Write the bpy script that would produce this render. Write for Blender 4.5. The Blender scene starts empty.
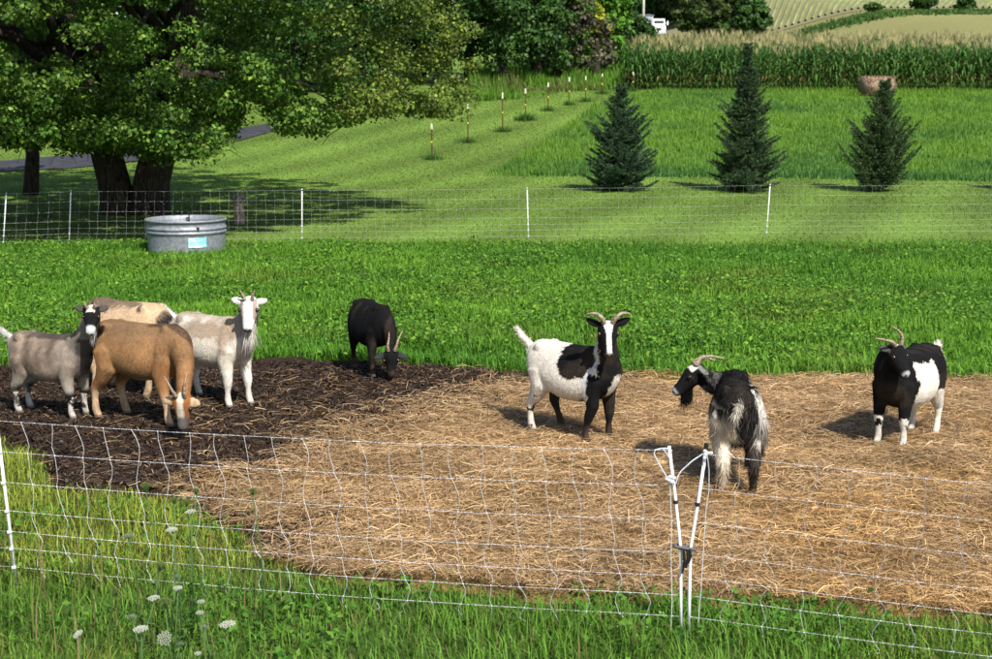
import bpy, bmesh, math, random
import numpy as np
from mathutils import Vector, Matrix

random.seed(7)
rng = np.random.default_rng(11)
R = math.radians
scene = bpy.context.scene
COL = scene.collection

# ------------------------------------------------------------------ camera
FPX, CX, CY = 1500.0, 496.0, 329.5          # focal length and centre in photo pixels (992 x 659)
CAMH = 2.6
PITCH = math.atan((CY - 87.0) / FPX)
cam_d = bpy.data.cameras.new("camera")
cam = bpy.data.objects.new("camera", cam_d)
COL.objects.link(cam)
cam.location = (0, 0, CAMH)
cam.rotation_euler = (R(90) - PITCH, 0, 0)
cam_d.sensor_width = 36.0
cam_d.lens = 36.0 * FPX / 992.0
cam_d.clip_end = 3000
cam_d.dof.use_dof = True
cam_d.dof.focus_distance = 11.0
cam_d.dof.aperture_fstop = 6.0
scene.camera = cam

# ------------------------------------------------------------------ sky, sun, exposure
SUN_EL, SHX, SHY = R(47), -0.45, 0.89       # shadows fall to the left and away
world = bpy.data.worlds.new("World")
scene.world = world
world.use_nodes = True
wn = world.node_tree.nodes
sky = wn.new("ShaderNodeTexSky")
sky.sky_type = 'NISHITA'
sky.sun_disc = False
sky.sun_elevation = SUN_EL
sky.sun_rotation = math.atan2(-SHX, -SHY)
bg = wn["Background"]
bg.inputs[1].default_value = 0.1
world.node_tree.links.new(sky.outputs[0], bg.inputs[0])
sun_d = bpy.data.lights.new("sun", 'SUN')
sun_d.energy = 4.8
sun_d.angle = R(0.53)
sun_d.color = (1.0, 0.95, 0.87)
sun = bpy.data.objects.new("sun", sun_d)
COL.objects.link(sun)
ldir = Vector((SHX * math.cos(SUN_EL), SHY * math.cos(SUN_EL), -math.sin(SUN_EL)))
sun.rotation_euler = ldir.to_track_quat('-Z', 'Y').to_euler()
sun.location = (20, -20, 40)
scene.view_settings.view_transform = 'Standard'
scene.view_settings.look = 'None'
scene.view_settings.gamma = 1
scene.view_settings.exposure = 0.68
scene.view_settings.use_curve_mapping = False

# ------------------------------------------------------------------ helpers
YS_ = [-100, 0, 44, 50, 58, 66, 74, 105, 130, 150, 180, 260, 400, 700, 1500]
ZF_ = [0, 0, 0, .22, .85, 1.6, 2.4, 4.3, 6.9, 8.9, 11.6, 18.2, 30, 52, 60]
ZL_ = [0, 0, 0, .22, .85, 1.6, 2.4, 4.1, 5.4, 6.4, 7.8, 11.6, 18, 30, 34]
_yy = np.linspace(-100, 1500, 3201)
def _sm(z):
    z = np.interp(_yy, YS_, z)
    k = np.hanning(15); k /= k.sum()
    return np.convolve(np.pad(z, 7, mode='edge'), k, mode='valid')
_zf, _zl = _sm(ZF_), _sm(ZL_)

def vnoise(x, y, s=1.0, seed=0):
    """value noise 0..1"""
    x = np.asarray(x, float) / s + seed * 17.13; y = np.asarray(y, float) / s + seed * 9.71
    xi = np.floor(x).astype(np.int64); yi = np.floor(y).astype(np.int64)
    fx = x - xi; fy = y - yi
    fx = fx * fx * (3 - 2 * fx); fy = fy * fy * (3 - 2 * fy)
    def h(a, b):
        n = (a * 374761393 + b * 668265263 + seed * 1274126177) & 0x7fffffff
        n = ((n ^ (n >> 13)) * 1103515245) & 0x7fffffff
        n = (n ^ (n >> 16)) & 0xffff
        return n / 65535.0
    return (h(xi, yi) * (1 - fx) + h(xi + 1, yi) * fx) * (1 - fy) + (h(xi, yi + 1) * (1 - fx) + h(xi + 1, yi + 1) * fx) * fy

def fbm(x, y, s=1.0, seed=0, o=3):
    t, a, w = 0, 1, 0
    for i in range(o):
        t = t + a * vnoise(x, y, s / 2 ** i, seed + i); w += a; a *= .5
    return t / w

def sstep(a, b, x):
    t = np.clip((np.asarray(x, float) - a) / (b - a), 0, 1)
    return t * t * (3 - 2 * t)

def terrain(x, y):
    x = np.asarray(x, float); y = np.asarray(y, float)
    zf = np.interp(y, _yy, _zf); zl = np.interp(y, _yy, _zl)
    k = sstep(26, 46, x)
    z = zl + (zf - zl) * k
    z = z + (vnoise(x, y, 9, 3) - .5) * .16 * sstep(27, 36, y)
    return z

def tz(x, y): return float(terrain(x, y))

_f = Vector((0, math.cos(PITCH), -math.sin(PITCH))); _u = Vector((0, math.sin(PITCH), math.cos(PITCH)))
def ray(px, py):
    return Vector(((px - CX) / FPX, 0, 0)) + _u * ((CY - py) / FPX) + _f
def at(px, py, Y):
    d = ray(px, py)
    return Vector((0, 0, CAMH)) + d * (Y / d.y)
def at_z(px, py, z):
    d = ray(px, py)
    return Vector((0, 0, CAMH)) + d * ((z - CAMH) / d.z)
def gp(px, py):
    d = ray(px, py)
    t = 4.0
    while t < 900:
        p = Vector((0, 0, CAMH)) + d * t
        if p.z <= tz(p.x, p.y): break
        t += .05 if t < 60 else .4
    return Vector((p.x, p.y, tz(p.x, p.y)))
def px_of(x, y, z):
    v = Vector((x, y, z - CAMH)); zc = v.dot(_f)
    return CX + FPX * v.x / zc, CY - FPX * v.dot(_u) / zc

def tag(o, label=None, cat=None, group=None, kind=None):
    if label: o["label"] = label
    if cat: o["category"] = cat
    if group: o["group"] = group
    if kind: o["kind"] = kind
    return o

def empty(name, loc=(0, 0, 0), rz=0, s=1):
    o = bpy.data.objects.new(name, None)
    COL.objects.link(o)
    o.location = loc; o.rotation_euler = (0, 0, rz); o.scale = (s, s, s)
    o.empty_display_size = .1
    return o

def npmesh(name, V, tris=None, quads=None, col=None, mat=None, parent=None, smooth=False):
    V = np.asarray(V, np.float32).reshape(-1, 3)
    me = bpy.data.meshes.new(name)
    parts, starts, tot = [], [], 0
    if quads is not None and len(quads):
        q = np.asarray(quads, np.int32).reshape(-1, 4); parts.append(q.ravel())
        starts.append(np.arange(len(q)) * 4); tot = len(q) * 4
    if tris is not None and len(tris):
        t = np.asarray(tris, np.int32).reshape(-1, 3); parts.append(t.ravel())
        starts.append(tot + np.arange(len(t)) * 3)
    L = np.concatenate(parts); S = np.concatenate(starts).astype(np.int32)
    me.vertices.add(len(V)); me.vertices.foreach_set("co", V.ravel())
    me.loops.add(len(L)); me.loops.foreach_set("vertex_index", L.astype(np.int32))
    me.polygons.add(len(S)); me.polygons.foreach_set("loop_start", S)
    if smooth: me.polygons.foreach_set("use_smooth", np.ones(len(S), bool))
    if col is not None:
        a = me.attributes.new("Col", 'FLOAT_COLOR', 'POINT')
        c = np.ones((len(V), 4), np.float32); c[:, :3] = np.asarray(col, np.float32)
        a.data.foreach_set("color", c.ravel())
    me.update(calc_edges=True)
    if mat: me.materials.append(mat)
    o = bpy.data.objects.new(name, me)
    COL.objects.link(o)
    if parent: o.parent = parent
    return o

class MB:
    """collects simple shapes into one mesh"""
    def __init__(s): s.v, s.f = [], []
    def add(s, vs, fs):
        b = len(s.v); s.v += [tuple(v) for v in vs]; s.f += [tuple(i + b for i in f) for f in fs]
    def box(s, c, d, rz=0, taper=1.0):
        cx, cy, cz = c; a, b, h = d[0] / 2, d[1] / 2, d[2] / 2
        vs = []
        for z, k in ((-h, 1), (h, taper)):
            for x, y in ((-a, -b), (a, -b), (a, b), (-a, b)):
                x *= k; y *= k
                vs.append((cx + x * math.cos(rz) - y * math.sin(rz), cy + x * math.sin(rz) + y * math.cos(rz), cz + z))
        s.add(vs, [(0, 3, 2, 1), (4, 5, 6, 7), (0, 1, 5, 4), (1, 2, 6, 5), (2, 3, 7, 6), (3, 0, 4, 7)])
    def tube(s, pts, rad, n=6, caps=True, ref=None):
        pts = [Vector(p) for p in pts]
        if not isinstance(rad, (list, tuple)): rad = [rad] * len(pts)
        vs, prev = [], None
        for i, p in enumerate(pts):
            t = (pts[min(i + 1, len(pts) - 1)] - pts[max(i - 1, 0)]).normalized()
            if prev is None:
                r0 = Vector(ref) if ref else (Vector((0, 0, 1)) if abs(t.z) < .9 else Vector((1, 0, 0)))
                b = t.cross(r0).normalized()
            else:
                b = (prev - t * prev.dot(t)).normalized()
            prev = b; nn = b.cross(t)
            ra = rad[i]; ra, rb = ra if isinstance(ra, (list, tuple)) else (ra, ra)
            for k in range(n):
                a = 2 * math.pi * k / n
                vs.append(p + b * (math.cos(a) * ra) + nn * (math.sin(a) * rb))
        fs = []
        for i in range(len(pts) - 1):
            for k in range(n):
                k2 = (k + 1) % n
                fs.append((i * n + k, i * n + k2, (i + 1) * n + k2, (i + 1) * n + k))
        if caps:
            fs.append(tuple(range(n - 1, -1, -1))); fs.append(tuple(range((len(pts) - 1) * n, len(pts) * n)))
        s.add(vs, fs)
    def lathe(s, prof, n=32, c=(0, 0, 0)):
        vs, fs = [], []
        for r, z in prof:
            for k in range(n):
                a = 2 * math.pi * k / n
                vs.append((c[0] + r * math.cos(a), c[1] + r * math.sin(a), c[2] + z))
        for i in range(len(prof) - 1):
            for k in range(n):
                k2 = (k + 1) % n
                fs.append((i * n + k, i * n + k2, (i + 1) * n + k2, (i + 1) * n + k))
        s.add(vs, fs)
    def ball(s, c, r, n=10, m=7):
        if not isinstance(r, (tuple, list)): r = (r, r, r)
        vs, fs = [], []
        for i in range(m + 1):
            ph = math.pi * i / m
            for k in range(n):
                a = 2 * math.pi * k / n
                rr = max(math.sin(ph), .02)
                vs.append((c[0] + r[0] * rr * math.cos(a), c[1] + r[1] * rr * math.sin(a), c[2] - r[2] * math.cos(ph)))
        for i in range(m):
            for k in range(n):
                k2 = (k + 1) % n
                fs.append((i * n + k, i * n + k2, (i + 1) * n + k2, (i + 1) * n + k))
        fs.append(tuple(range(n - 1, -1, -1))); fs.append(tuple(range(m * n, (m + 1) * n)))
        s.add(vs, fs)
    def build(s, name, mat, parent=None, smooth=False):
        me = bpy.data.meshes.new(name); me.from_pydata([tuple(v) for v in s.v], [], s.f)
        if smooth:
            me.polygons.foreach_set("use_smooth", np.ones(len(me.polygons), bool))
        me.update()
        if mat: me.materials.append(mat)
        o = bpy.data.objects.new(name, me); COL.objects.link(o)
        if parent: o.parent = parent
        return o

# ------------------------------------------------------------------ materials
def newmat(name):
    m = bpy.data.materials.new(name); m.use_nodes = True
    nt = m.node_tree
    return m, nt, nt.nodes["Principled BSDF"], nt.nodes["Material Output"]

def setp(b, rough=.8, spec=.3, metal=0):
    b.inputs["Roughness"].default_value = rough
    b.inputs["Specular IOR Level"].default_value = spec
    b.inputs["Metallic"].default_value = metal

def colmat(name, rough=.8, spec=.2, transl=0.0, nscale=0, namt=.25, bump=0, bscale=60, stretch=None):
    """colour from the mesh's Col attribute, optionally broken up by noise, optionally leaf-like translucent"""
    m, nt, b, out = newmat(name); N, L = nt.nodes, nt.links
    setp(b, rough, spec)
    a = N.new("ShaderNodeAttribute"); a.attribute_name = "Col"
    c = a.outputs["Color"]
    if nscale:
        tc = N.new("ShaderNodeTexCoord")
        nz = N.new("ShaderNodeTexNoise"); nz.inputs["Scale"].default_value = nscale; nz.inputs["Detail"].default_value = 6
        nz.inputs["Roughness"].default_value = .65
        if stretch:
            mp = N.new("ShaderNodeMapping"); mp.inputs["Scale"].default_value = stretch
            L.new(tc.outputs["Object"], mp.inputs[0]); L.new(mp.outputs[0], nz.inputs["Vector"])
        else: L.new(tc.outputs["Object"], nz.inputs["Vector"])
        mr = N.new("ShaderNodeMapRange"); mr.inputs[1].default_value = .25; mr.inputs[2].default_value = .75
        mr.inputs[3].default_value = 1 - namt; mr.inputs[4].default_value = 1 + namt
        L.new(nz.outputs[0], mr.inputs[0])
        mx = N.new("ShaderNodeMix"); mx.data_type = 'RGBA'; mx.blend_type = 'MULTIPLY'; mx.inputs[0].default_value = 1
        L.new(c, mx.inputs[6]); L.new(mr.outputs[0], mx.inputs[7]); c = mx.outputs[2]
    L.new(c, b.inputs["Base Color"])
    if bump:
        tc2 = N.new("ShaderNodeTexCoord"); n2 = N.new("ShaderNodeTexNoise"); n2.inputs["Scale"].default_value = bscale
        n2.inputs["Detail"].default_value = 4
        L.new(tc2.outputs["Object"], n2.inputs["Vector"])
        bp = N.new("ShaderNodeBump"); bp.inputs["Strength"].default_value = bump; bp.inputs["Distance"].default_value = .02
        L.new(n2.outputs[0], bp.inputs["Height"]); L.new(bp.outputs[0], b.inputs["Normal"])
    if transl:
        t = N.new("ShaderNodeBsdfTranslucent"); L.new(c, t.inputs[0])
        ms = N.new("ShaderNodeMixShader"); ms.inputs[0].default_value = transl
        L.new(b.outputs[0], ms.inputs[1]); L.new(t.outputs[0], ms.inputs[2]); L.new(ms.outputs[0], out.inputs[0])
    return m

def plain(name, c, rough=.7, spec=.3, metal=0, nscale=20, namt=.2, bump=.0, c2=None, stretch=None):
    m, nt, b, out = newmat(name); N, L = nt.nodes, nt.links
    setp(b, rough, spec, metal)
    tc = N.new("ShaderNodeTexCoord"); nz = N.new("ShaderNodeTexNoise")
    nz.inputs["Scale"].default_value = nscale; nz.inputs["Detail"].default_value = 5
    src = tc.outputs["Object"]
    if stretch:
        mp = N.new("ShaderNodeMapping"); mp.inputs["Scale"].default_value = stretch
        L.new(src, mp.inputs[0]); src = mp.outputs[0]
    L.new(src, nz.inputs["Vector"])
    rp = N.new("ShaderNodeValToRGB")
    lo = [v * (1 - namt) for v in c]; hi = [min(1, v * (1 + namt)) for v in (c2 or c)]
    rp.color_ramp.elements[0].position = .3; rp.color_ramp.elements[1].position = .7
    rp.color_ramp.elements[0].color = (*lo, 1); rp.color_ramp.elements[1].color = (*hi, 1)
    L.new(nz.outputs[0], rp.inputs[0]); L.new(rp.outputs[0], b.inputs["Base Color"])
    if bump:
        bp = N.new("ShaderNodeBump"); bp.inputs["Strength"].default_value = bump; bp.inputs["Distance"].default_value = .03
        L.new(nz.outputs[0], bp.inputs["Height"]); L.new(bp.outputs[0], b.inputs["Normal"])
    return m

M = {}
M['ground'] = colmat('ground_soil_and_turf', .95, .1, 0, 7, .35, .6, 30)
M['grass'] = colmat('grass_blade', .6, .18, .38)
M['leaf'] = colmat('tree_leaf', .5, .22, .27)
M['needle'] = colmat('spruce_needle', .55, .25, .1)
M['corn'] = colmat('corn_leaf', .5, .3, .3)
M['straw'] = colmat('straw_stalk', .55, .35, .12)
M['floor'] = colmat('pen_litter', .95, .1, 0, 28, .5, .9, 90)
M['goat'] = colmat('goat_coat', .85, .1, 0, 75, .32, .5, 160, (1, 1, .35))
M['hair'] = colmat('goat_hair', .7, .06, .06)
M['far'] = colmat('far_crop', .9, .1, 0, 1.2, .25)
M['bark'] = plain('bark', (.022, .018, .014), .95, .1, 0, 9, .5, 1.0, (.05, .04, .032), (3, 3, .5))
M['bark2'] = plain('twig_bark', (.035, .028, .022), .9, .1, 0, 14, .3)
M['white_post'] = plain('white_plastic_post', (.72, .72, .74), .45, .4, 0, 12, .08)
M['string'] = plain('white_twine', (.52, .53, .55), .7, .2, 0, 120, .22)
M['poly'] = plain('polywire', (.07, .07, .08), .6, .3, 0, 110, .5, 0, (.6, .6, .63))
M['black'] = plain('black_plastic', (.012, .012, .012), .5, .4, 0, 30, .2)
M['spike'] = plain('steel_spike', (.25, .25, .26), .5, .5, .8, 40, .2)
M['galv'] = plain('galvanised_steel', (.2, .215, .24), .55, .4, .35, 18, .16, .05, (.25, .268, .295))
M['tpost'] = plain('t_post_steel', (.09, .05, .025), .8, .3, 0, 40, .4)
M['horn'] = plain('goat_horn', (.17, .125, .085), .55, .35, 0, 60, .35, .5, (.32, .25, .18), (1, 1, 1))
M['eye'] = plain('goat_eye', (.02, .012, .006), .15, .6, 0, 20, .2)
M['asphalt'] = plain('asphalt', (.03, .03, .037), .9, .2, 0, 3, .2, .1, (.045, .045, .052))
M['water'] = plain('tank_water', (.02, .03, .028), .05, .5, 0, 4, .2)

TREE_GREENS = np.array([[.035, .085, .012], [.05, .12, .016], [.028, .068, .014], [.065, .135, .02]])

# ------------------------------------------------------------------ regions of the ground
def poly_sd(x, y, P):
    """signed distance, positive inside"""
    x = np.asarray(x, float).ravel(); y = np.asarray(y, float).ravel()
    d = np.full(len(x), 1e9); ins = np.zeros(len(x), bool)
    n = len(P)
    for i in range(n):
        ax, ay = P[i]; bx, by = P[(i + 1) % n]
        ex, ey = bx - ax, by - ay
        t = np.clip(((x - ax) * ex + (y - ay) * ey) / (ex * ex + ey * ey + 1e-12), 0, 1)
        d = np.minimum(d, np.hypot(x - ax - t * ex, y - ay - t * ey))
        with np.errstate(divide='ignore', invalid='ignore'):
            c = ((ay > y) != (by > y)) & (x < (bx - ax) * (y - ay) / (by - ay + 1e-12) + ax)
        ins ^= c
    return np.where(ins, d, -d)

def world_poly(pts): return [tuple(gp(*p)[:2]) for p in pts]
PEN = world_poly([(-160, 380), (0, 376), (100, 372), (200, 366), (270, 362), (350, 366), (440, 371), (520, 379), (660, 386), (992, 386), (1200, 388),
                  (1200, 650), (992, 621), (850, 613), (700, 606), (600, 603), (500, 596), (420, 591), (340, 585), (288, 566), (235, 528),
                  (180, 506), (120, 498), (62, 492), (50, 470), (30, 452), (-20, 440), (-160, 434)])
STRAW = world_poly([(470, 392), (560, 384), (660, 380), (1300, 380), (1300, 670), (200, 640), (215, 500), (275, 474), (285, 445), (330, 428), (430, 408)])
HAY = world_poly([(487, 176), (640, 178), (1250, 181), (1250, 91), (655, 91), (600, 106), (565, 128)])

def pen_sd(x, y): 
    return poly_sd(x, y, PEN) + (vnoise(x, y, .5, 5).ravel() - .5) * .22 + (vnoise(x, y, .16, 6).ravel() - .5) * .12
def straw_sd(x, y):
    return poly_sd(x, y, STRAW) + (fbm(x, y, .9, 8).ravel() - .5) * 1.5
def floor_h(x, y):
    x = np.asarray(x, float).ravel(); y = np.asarray(y, float).ravel()
    s = sstep(-.3, .4, straw_sd(x, y))
    lump = fbm(x, y, .55, 21, 4); fine = fbm(x, y, .12, 22, 3)
    h = .015 + .105 * lump * (.6 + .4 * s) + .035 * fine * (1 - .5 * s)
    return h - .03

# ------------------------------------------------------------------ ground
def axis(segs):
    out = []
    for a, b, st in segs: out += list(np.arange(a, b, st))
    out.append(segs[-1][1]); return np.array(out)
gx = axis([(-900, -200, 70), (-200, -60, 10), (-60, -14, 1.5), (-14, 16, .3), (16, 70, 1.5), (70, 200, 10), (200, 900, 70)])
gy = axis([(-80, -4, 6), (-4, 4, 1), (4, 48, .3), (48, 120, 1), (120, 300, 4), (300, 1400, 50)])
X, Y = np.meshgrid(gx, gy)
Z = terrain(X, Y)
nx, ny = len(gx), len(gy)
idx = np.arange(nx * ny).reshape(ny, nx)
quads = np.stack([idx[:-1, :-1], idx[:-1, 1:], idx[1:, 1:], idx[1:, :-1]], -1).reshape(-1, 4)
xf, yf = X.ravel(), Y.ravel()
col = np.tile(np.array([.05, .085, .018]), (nx * ny, 1))
lawn = sstep(23.8, 25, yf)
hay_s = sstep(-.3, .3, poly_sd(xf, yf, HAY))
# mowing stripes run with the line of posts
sdir = np.array([.33, .94])
per = xf * sdir[1] - yf * sdir[0]
stripe = .5 + .5 * np.sin(per * 2 * math.pi / 2.6 + .35 * fbm(xf, yf, 12, 31))
lc = np.array([.112, .18, .031])[None] * (.82 + .32 * stripe[:, None]) * (.8 + .4 * fbm(xf, yf, 5, 33)[:, None])
col = col * (1 - lawn[:, None]) + lc * lawn[:, None]
hc_ = np.array([.1, .19, .03]) * (.8 + .4 * fbm(xf, yf, 4, 34)[:, None])
col = col * (1 - hay_s[:, None]) + hc_ * hay_s[:, None]
far = sstep(108, 118, yf) * sstep(20, 30, xf)
fc = np.array([.19, .185, .07]) * (.85 + .3 * fbm(xf, yf, 14, 35)[:, None])
col = col * (1 - far[:, None]) + fc * far[:, None]
ground = npmesh("ground", np.stack([xf, yf, Z.ravel()], -1), quads=quads, col=col, mat=M['ground'], smooth=True)
tag(ground, kind='structure')

# pen floor: dark trampled litter on the left, straw bedding on the right
px_ = np.arange(-5.6, 6.9, .045); py_ = np.arange(6.7, 14.2, .045)
X, Y = np.meshgrid(px_, py_); xf, yf = X.ravel(), Y.ravel()
sd = pen_sd(xf, yf)
zf = floor_h(xf, yf) - .12 * sstep(.12, -.15, sd) + .03
s = sstep(-.35, .35, straw_sd(xf, yf))[:, None]
dirt = np.array([.03, .0185, .0125]) * (.7 + .7 * fbm(xf, yf, .25, 41)[:, None])
stc = np.array([.2, .125, .05]) * (.55 + .8 * fbm(xf, yf, .3, 42)[:, None])
stc = stc * (1 - .45 * sstep(.58, .75, fbm(xf, yf, .8, 47))[:, None])
ny, nx = X.shape; idx = np.arange(nx * ny).reshape(ny, nx)
quads = np.stack([idx[:-1, :-1], idx[:-1, 1:], idx[1:, 1:], idx[1:, :-1]], -1).reshape(-1, 4)
keep = (sd[quads] > -.35).any(1)
pen_floor = npmesh("pen_floor", np.stack([xf, yf, zf], -1), quads=quads[keep], col=dirt * (1 - s) + stc * s, mat=M['floor'], smooth=True)
tag(pen_floor, kind='structure')

# lane behind the trees
lane = [gp(-260, 178), gp(-100, 172), gp(40, 165), gp(130, 156), gp(215, 140), gp(262, 129), gp(300, 122)]
vs, fs = [], []
for i, p in enumerate(lane):
    t = (lane[min(i + 1, 6)] - lane[max(i - 1, 0)]); t.z = 0; t.normalize(); n = Vector((-t.y, t.x, 0))
    for k in (-1, -.5, 0, .5, 1):
        q = p + n * ((2.5, 2.5, 2.2, 1.6, 1.1, .8, .6)[i] * k); vs.append((q.x, q.y, tz(q.x, q.y) + .03 + .05 * (1 - k * k)))
for i in range(6):
    for k in range(4):
        fs.append((i * 5 + k, i * 5 + k + 1, i * 5 + k + 6, i * 5 + k + 5))
mb = MB(); mb.add(vs, fs); tag(mb.build("road", M['asphalt'], smooth=True), kind='structure')

# ------------------------------------------------------------------ blades: grass, straw
def blades(P, h, w, lean, yaw, col0, col1, bend=.5):
    """bent grass blades, 5 vertices each"""
    n = len(P); P = np.asarray(P, float)
    cy_, sy_ = np.cos(yaw), np.sin(yaw)
    side = np.stack([-sy_, cy_, np.zeros(n)], -1) * (w / 2)[:, None]
    d = np.stack([cy_, sy_, np.zeros(n)], -1)
    up = np.array([0, 0, 1.0])
    mid = P + d * (h * lean * bend)[:, None] * .45 + up * (h * .55)[:, None]
    tip = P + d * (h * lean)[:, None] + up * (h * np.sqrt(np.clip(1 - (lean * .8) ** 2, .12, 1)))[:, None]
    V = np.stack([P - side, P + side, mid + side * .8, mid - side * .8, tip], 1).reshape(-1, 3)
    b = np.arange(n)[:, None] * 5
    T = np.concatenate([b + [0, 1, 2], b + [0, 2, 3], b + [3, 2, 4]], 0)
    cm = (col0 + col1) / 2
    C = np.stack([col0, col0, cm, cm, col1], 1).reshape(-1, 3)
    return V, T, C

def tri_blades(P, h, w, lean, yaw, col0, col1):
    n = len(P)
    cy_, sy_ = np.cos(yaw), np.sin(yaw)
    side = np.stack([-sy_, cy_, np.zeros(n)], -1) * (w / 2)[:, None]
    d = np.stack([cy_, sy_, np.zeros(n)], -1)
    tip = P + d * (h * lean)[:, None] + np.array([0, 0, 1.0]) * h[:, None]
    V = np.stack([P - side, P + side, tip], 1).reshape(-1, 3)
    T = np.arange(n * 3).reshape(-1, 3)
    C = np.stack([col0, col0, col1], 1).reshape(-1, 3)
    return V, T, C

def leafq(P, nrm, size, col, aspect=.62, fold=.12, rnd=None):
    """small folded leaves (4 vertices, 2 triangles)"""
    g = rnd or rng
    n = len(P)
    nrm = nrm / (np.linalg.norm(nrm, axis=1, keepdims=True) + 1e-9)
    a = g.normal(size=(n, 3)); a -= nrm * (a * nrm).sum(1, keepdims=True)
    a /= np.linalg.norm(a, axis=1, keepdims=True) + 1e-9
    b = np.cross(nrm, a)
    s = size[:, None]
    V = np.stack([P - a * s * .5, P + b * s * aspect * .5 + nrm * s * fold, P + a * s * .5, P - b * s * aspect * .5 + nrm * s * fold], 1).reshape(-1, 3)
    i = np.arange(n)[:, None] * 4
    T = np.concatenate([i + [0, 1, 2], i + [0, 2, 3]], 0)
    return V, T, np.repeat(col, 4, axis=0)

def merge(parts):
    V, T, C, o = [], [], [], 0
    for v, t, c in parts:
        V.append(v); T.append(t + o); C.append(c); o += len(v)
    return np.concatenate(V), np.concatenate(T), np.concatenate(C)

def mixcol(n, pal, jit=.18, w=None):
    pal = np.asarray(pal, float)
    i = rng.choice(len(pal), n, p=w)
    return pal[i] * (1 + rng.normal(0, jit, (n, 1))).clip(.4, 1.8)

def fan(n, y0, y1, half=.37, pad=1.0):
    """random ground points inside the widened view wedge"""
    y = np.sqrt(rng.uniform(y0 ** 2, y1 ** 2, n)); x = rng.uniform(-1, 1, n) * (y * half + pad)
    return x, y

# pasture between the pen and the far netting
x, y = fan(400000, 9.3, 24.6, .365, .6)
k = (pen_sd(x, y) < .03) & ((y > 11.5))
x, y = x[k], y[k]
dens = fbm(x, y, 1.1, 51); k = rng.random(len(x)) < .25 + 1.5 * (dens - .25)
x, y, dens = x[k], y[k], dens[k]; n = len(x)
near_pen = np.clip(1 + pen_sd(x, y) / .5, 0, 1)
tuft = fbm(x, y, .7, 52)
h = (.05 + .15 * tuft + .09 * near_pen) * rng.uniform(.6, 1.25, n)
patch = fbm(x, y, 2.2, 53)[:, None]
patch = sstep(.2, .8, patch)
base = np.array([.08, .215, .02]) * (1 - patch) + np.array([.17, .35, .032]) * patch
yel = sstep(.6, .75, fbm(x, y, 1.6, 54))[:, None] * .45
base = base * (1 - yel) + np.array([.15, .17, .035]) * yel
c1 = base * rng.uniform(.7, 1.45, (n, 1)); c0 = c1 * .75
P = np.stack([x, y, terrain(x, y)], -1)
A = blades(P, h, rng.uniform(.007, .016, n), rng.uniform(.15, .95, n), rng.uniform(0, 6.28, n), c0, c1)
# clover, dandelion and other broad leaves
x, y = fan(150000, 9.3, 24.6, .365, .6)
k = (pen_sd(x, y) < 0) & (y > 11.5); x, y = x[k], y[k]
cl = fbm(x, y, 1.0, 56); k = rng.random(len(x)) < .12 + 1.6 * sstep(.45, .7, cl); x, y = x[k], y[k]; n = len(x)
hh = fbm(x, y, .7, 52)
P = np.stack([x, y, terrain(x, y) + (.04 + .18 * hh) * rng.uniform(.5, 1.1, n)], -1)
nr = rng.normal(0, .55, (n, 3)) + [0, -.15, 1]
B = leafq(P, nr, rng.uniform(.025, .065, n), mixcol(n, [[.075, .19, .02], [.115, .25, .026], [.17, .3, .034], [.045, .13, .02]], .2))
V, T, C = merge([A, B])
pasture = npmesh("pasture_grass", V, tris=T, col=C, mat=M['grass'])
tag(pasture, 'leafy green pasture grass and clover between the pen and the far netting', 'grass', kind='stuff')

# mown lawn beyond the netting: short blades
x, y = fan(300000, 24, 76, .37, 1)
k = (poly_sd(x, y, HAY) < 0) & (x < 14 + (y - 30) * .3); x, y = x[k], y[k]; n = len(x)
per = x * sdir[1] - y * sdir[0]
st = .5 + .5 * np.sin(per * 2 * math.pi / 2.6 + .35 * fbm(x, y, 12, 31))
c1 = np.array([.13, .218, .034]) * ((.82 + .32 * st) * rng.uniform(.75, 1.3, n) * (.8 + .4 * fbm(x, y, 5, 33)))[:, None]
dry = (rng.random(n) < .06)[:, None]; c1 = np.where(dry, np.array([.17, .16, .05]), c1)
edge = sstep(26.5, 24.2, y)
P = np.stack([x, y, terrain(x, y)], -1)
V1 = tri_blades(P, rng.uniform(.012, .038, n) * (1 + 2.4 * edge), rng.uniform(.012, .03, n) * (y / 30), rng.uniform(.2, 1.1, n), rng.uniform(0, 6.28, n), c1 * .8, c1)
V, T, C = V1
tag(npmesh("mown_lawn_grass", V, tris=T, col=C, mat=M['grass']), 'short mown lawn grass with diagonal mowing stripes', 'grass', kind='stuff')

# uncut hay beyond the spruces
x, y = fan(260000, 39, 76, .385, 2)
k = (poly_sd(x, y, HAY) > -.2 + .4 * rng.random(len(x))); x, y = x[k], y[k]; n = len(x)
pt = fbm(x, y, 3.2, 61); tuft = fbm(x, y, 1.0, 62)
h = (.05 + .24 * tuft) * rng.uniform(.6, 1.2, n) * (1 + .45 * sstep(1.2, 0, poly_sd(x, y, HAY)))
pt = sstep(.25, .8, pt * .7 + .3 * sstep(42, 54, y))[:, None]
c1 = (np.array([.06, .16, .035]) * (1 - pt) + np.array([.15, .285, .03]) * pt) * rng.uniform(.7, 1.35, (n, 1))
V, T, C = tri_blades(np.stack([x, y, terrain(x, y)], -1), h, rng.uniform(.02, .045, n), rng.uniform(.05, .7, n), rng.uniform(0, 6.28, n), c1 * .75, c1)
tag(npmesh("hay_meadow", V, tris=T, col=C, mat=M['grass']), 'uncut bright green hay meadow behind the spruces', 'grass', kind='stuff')

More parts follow.
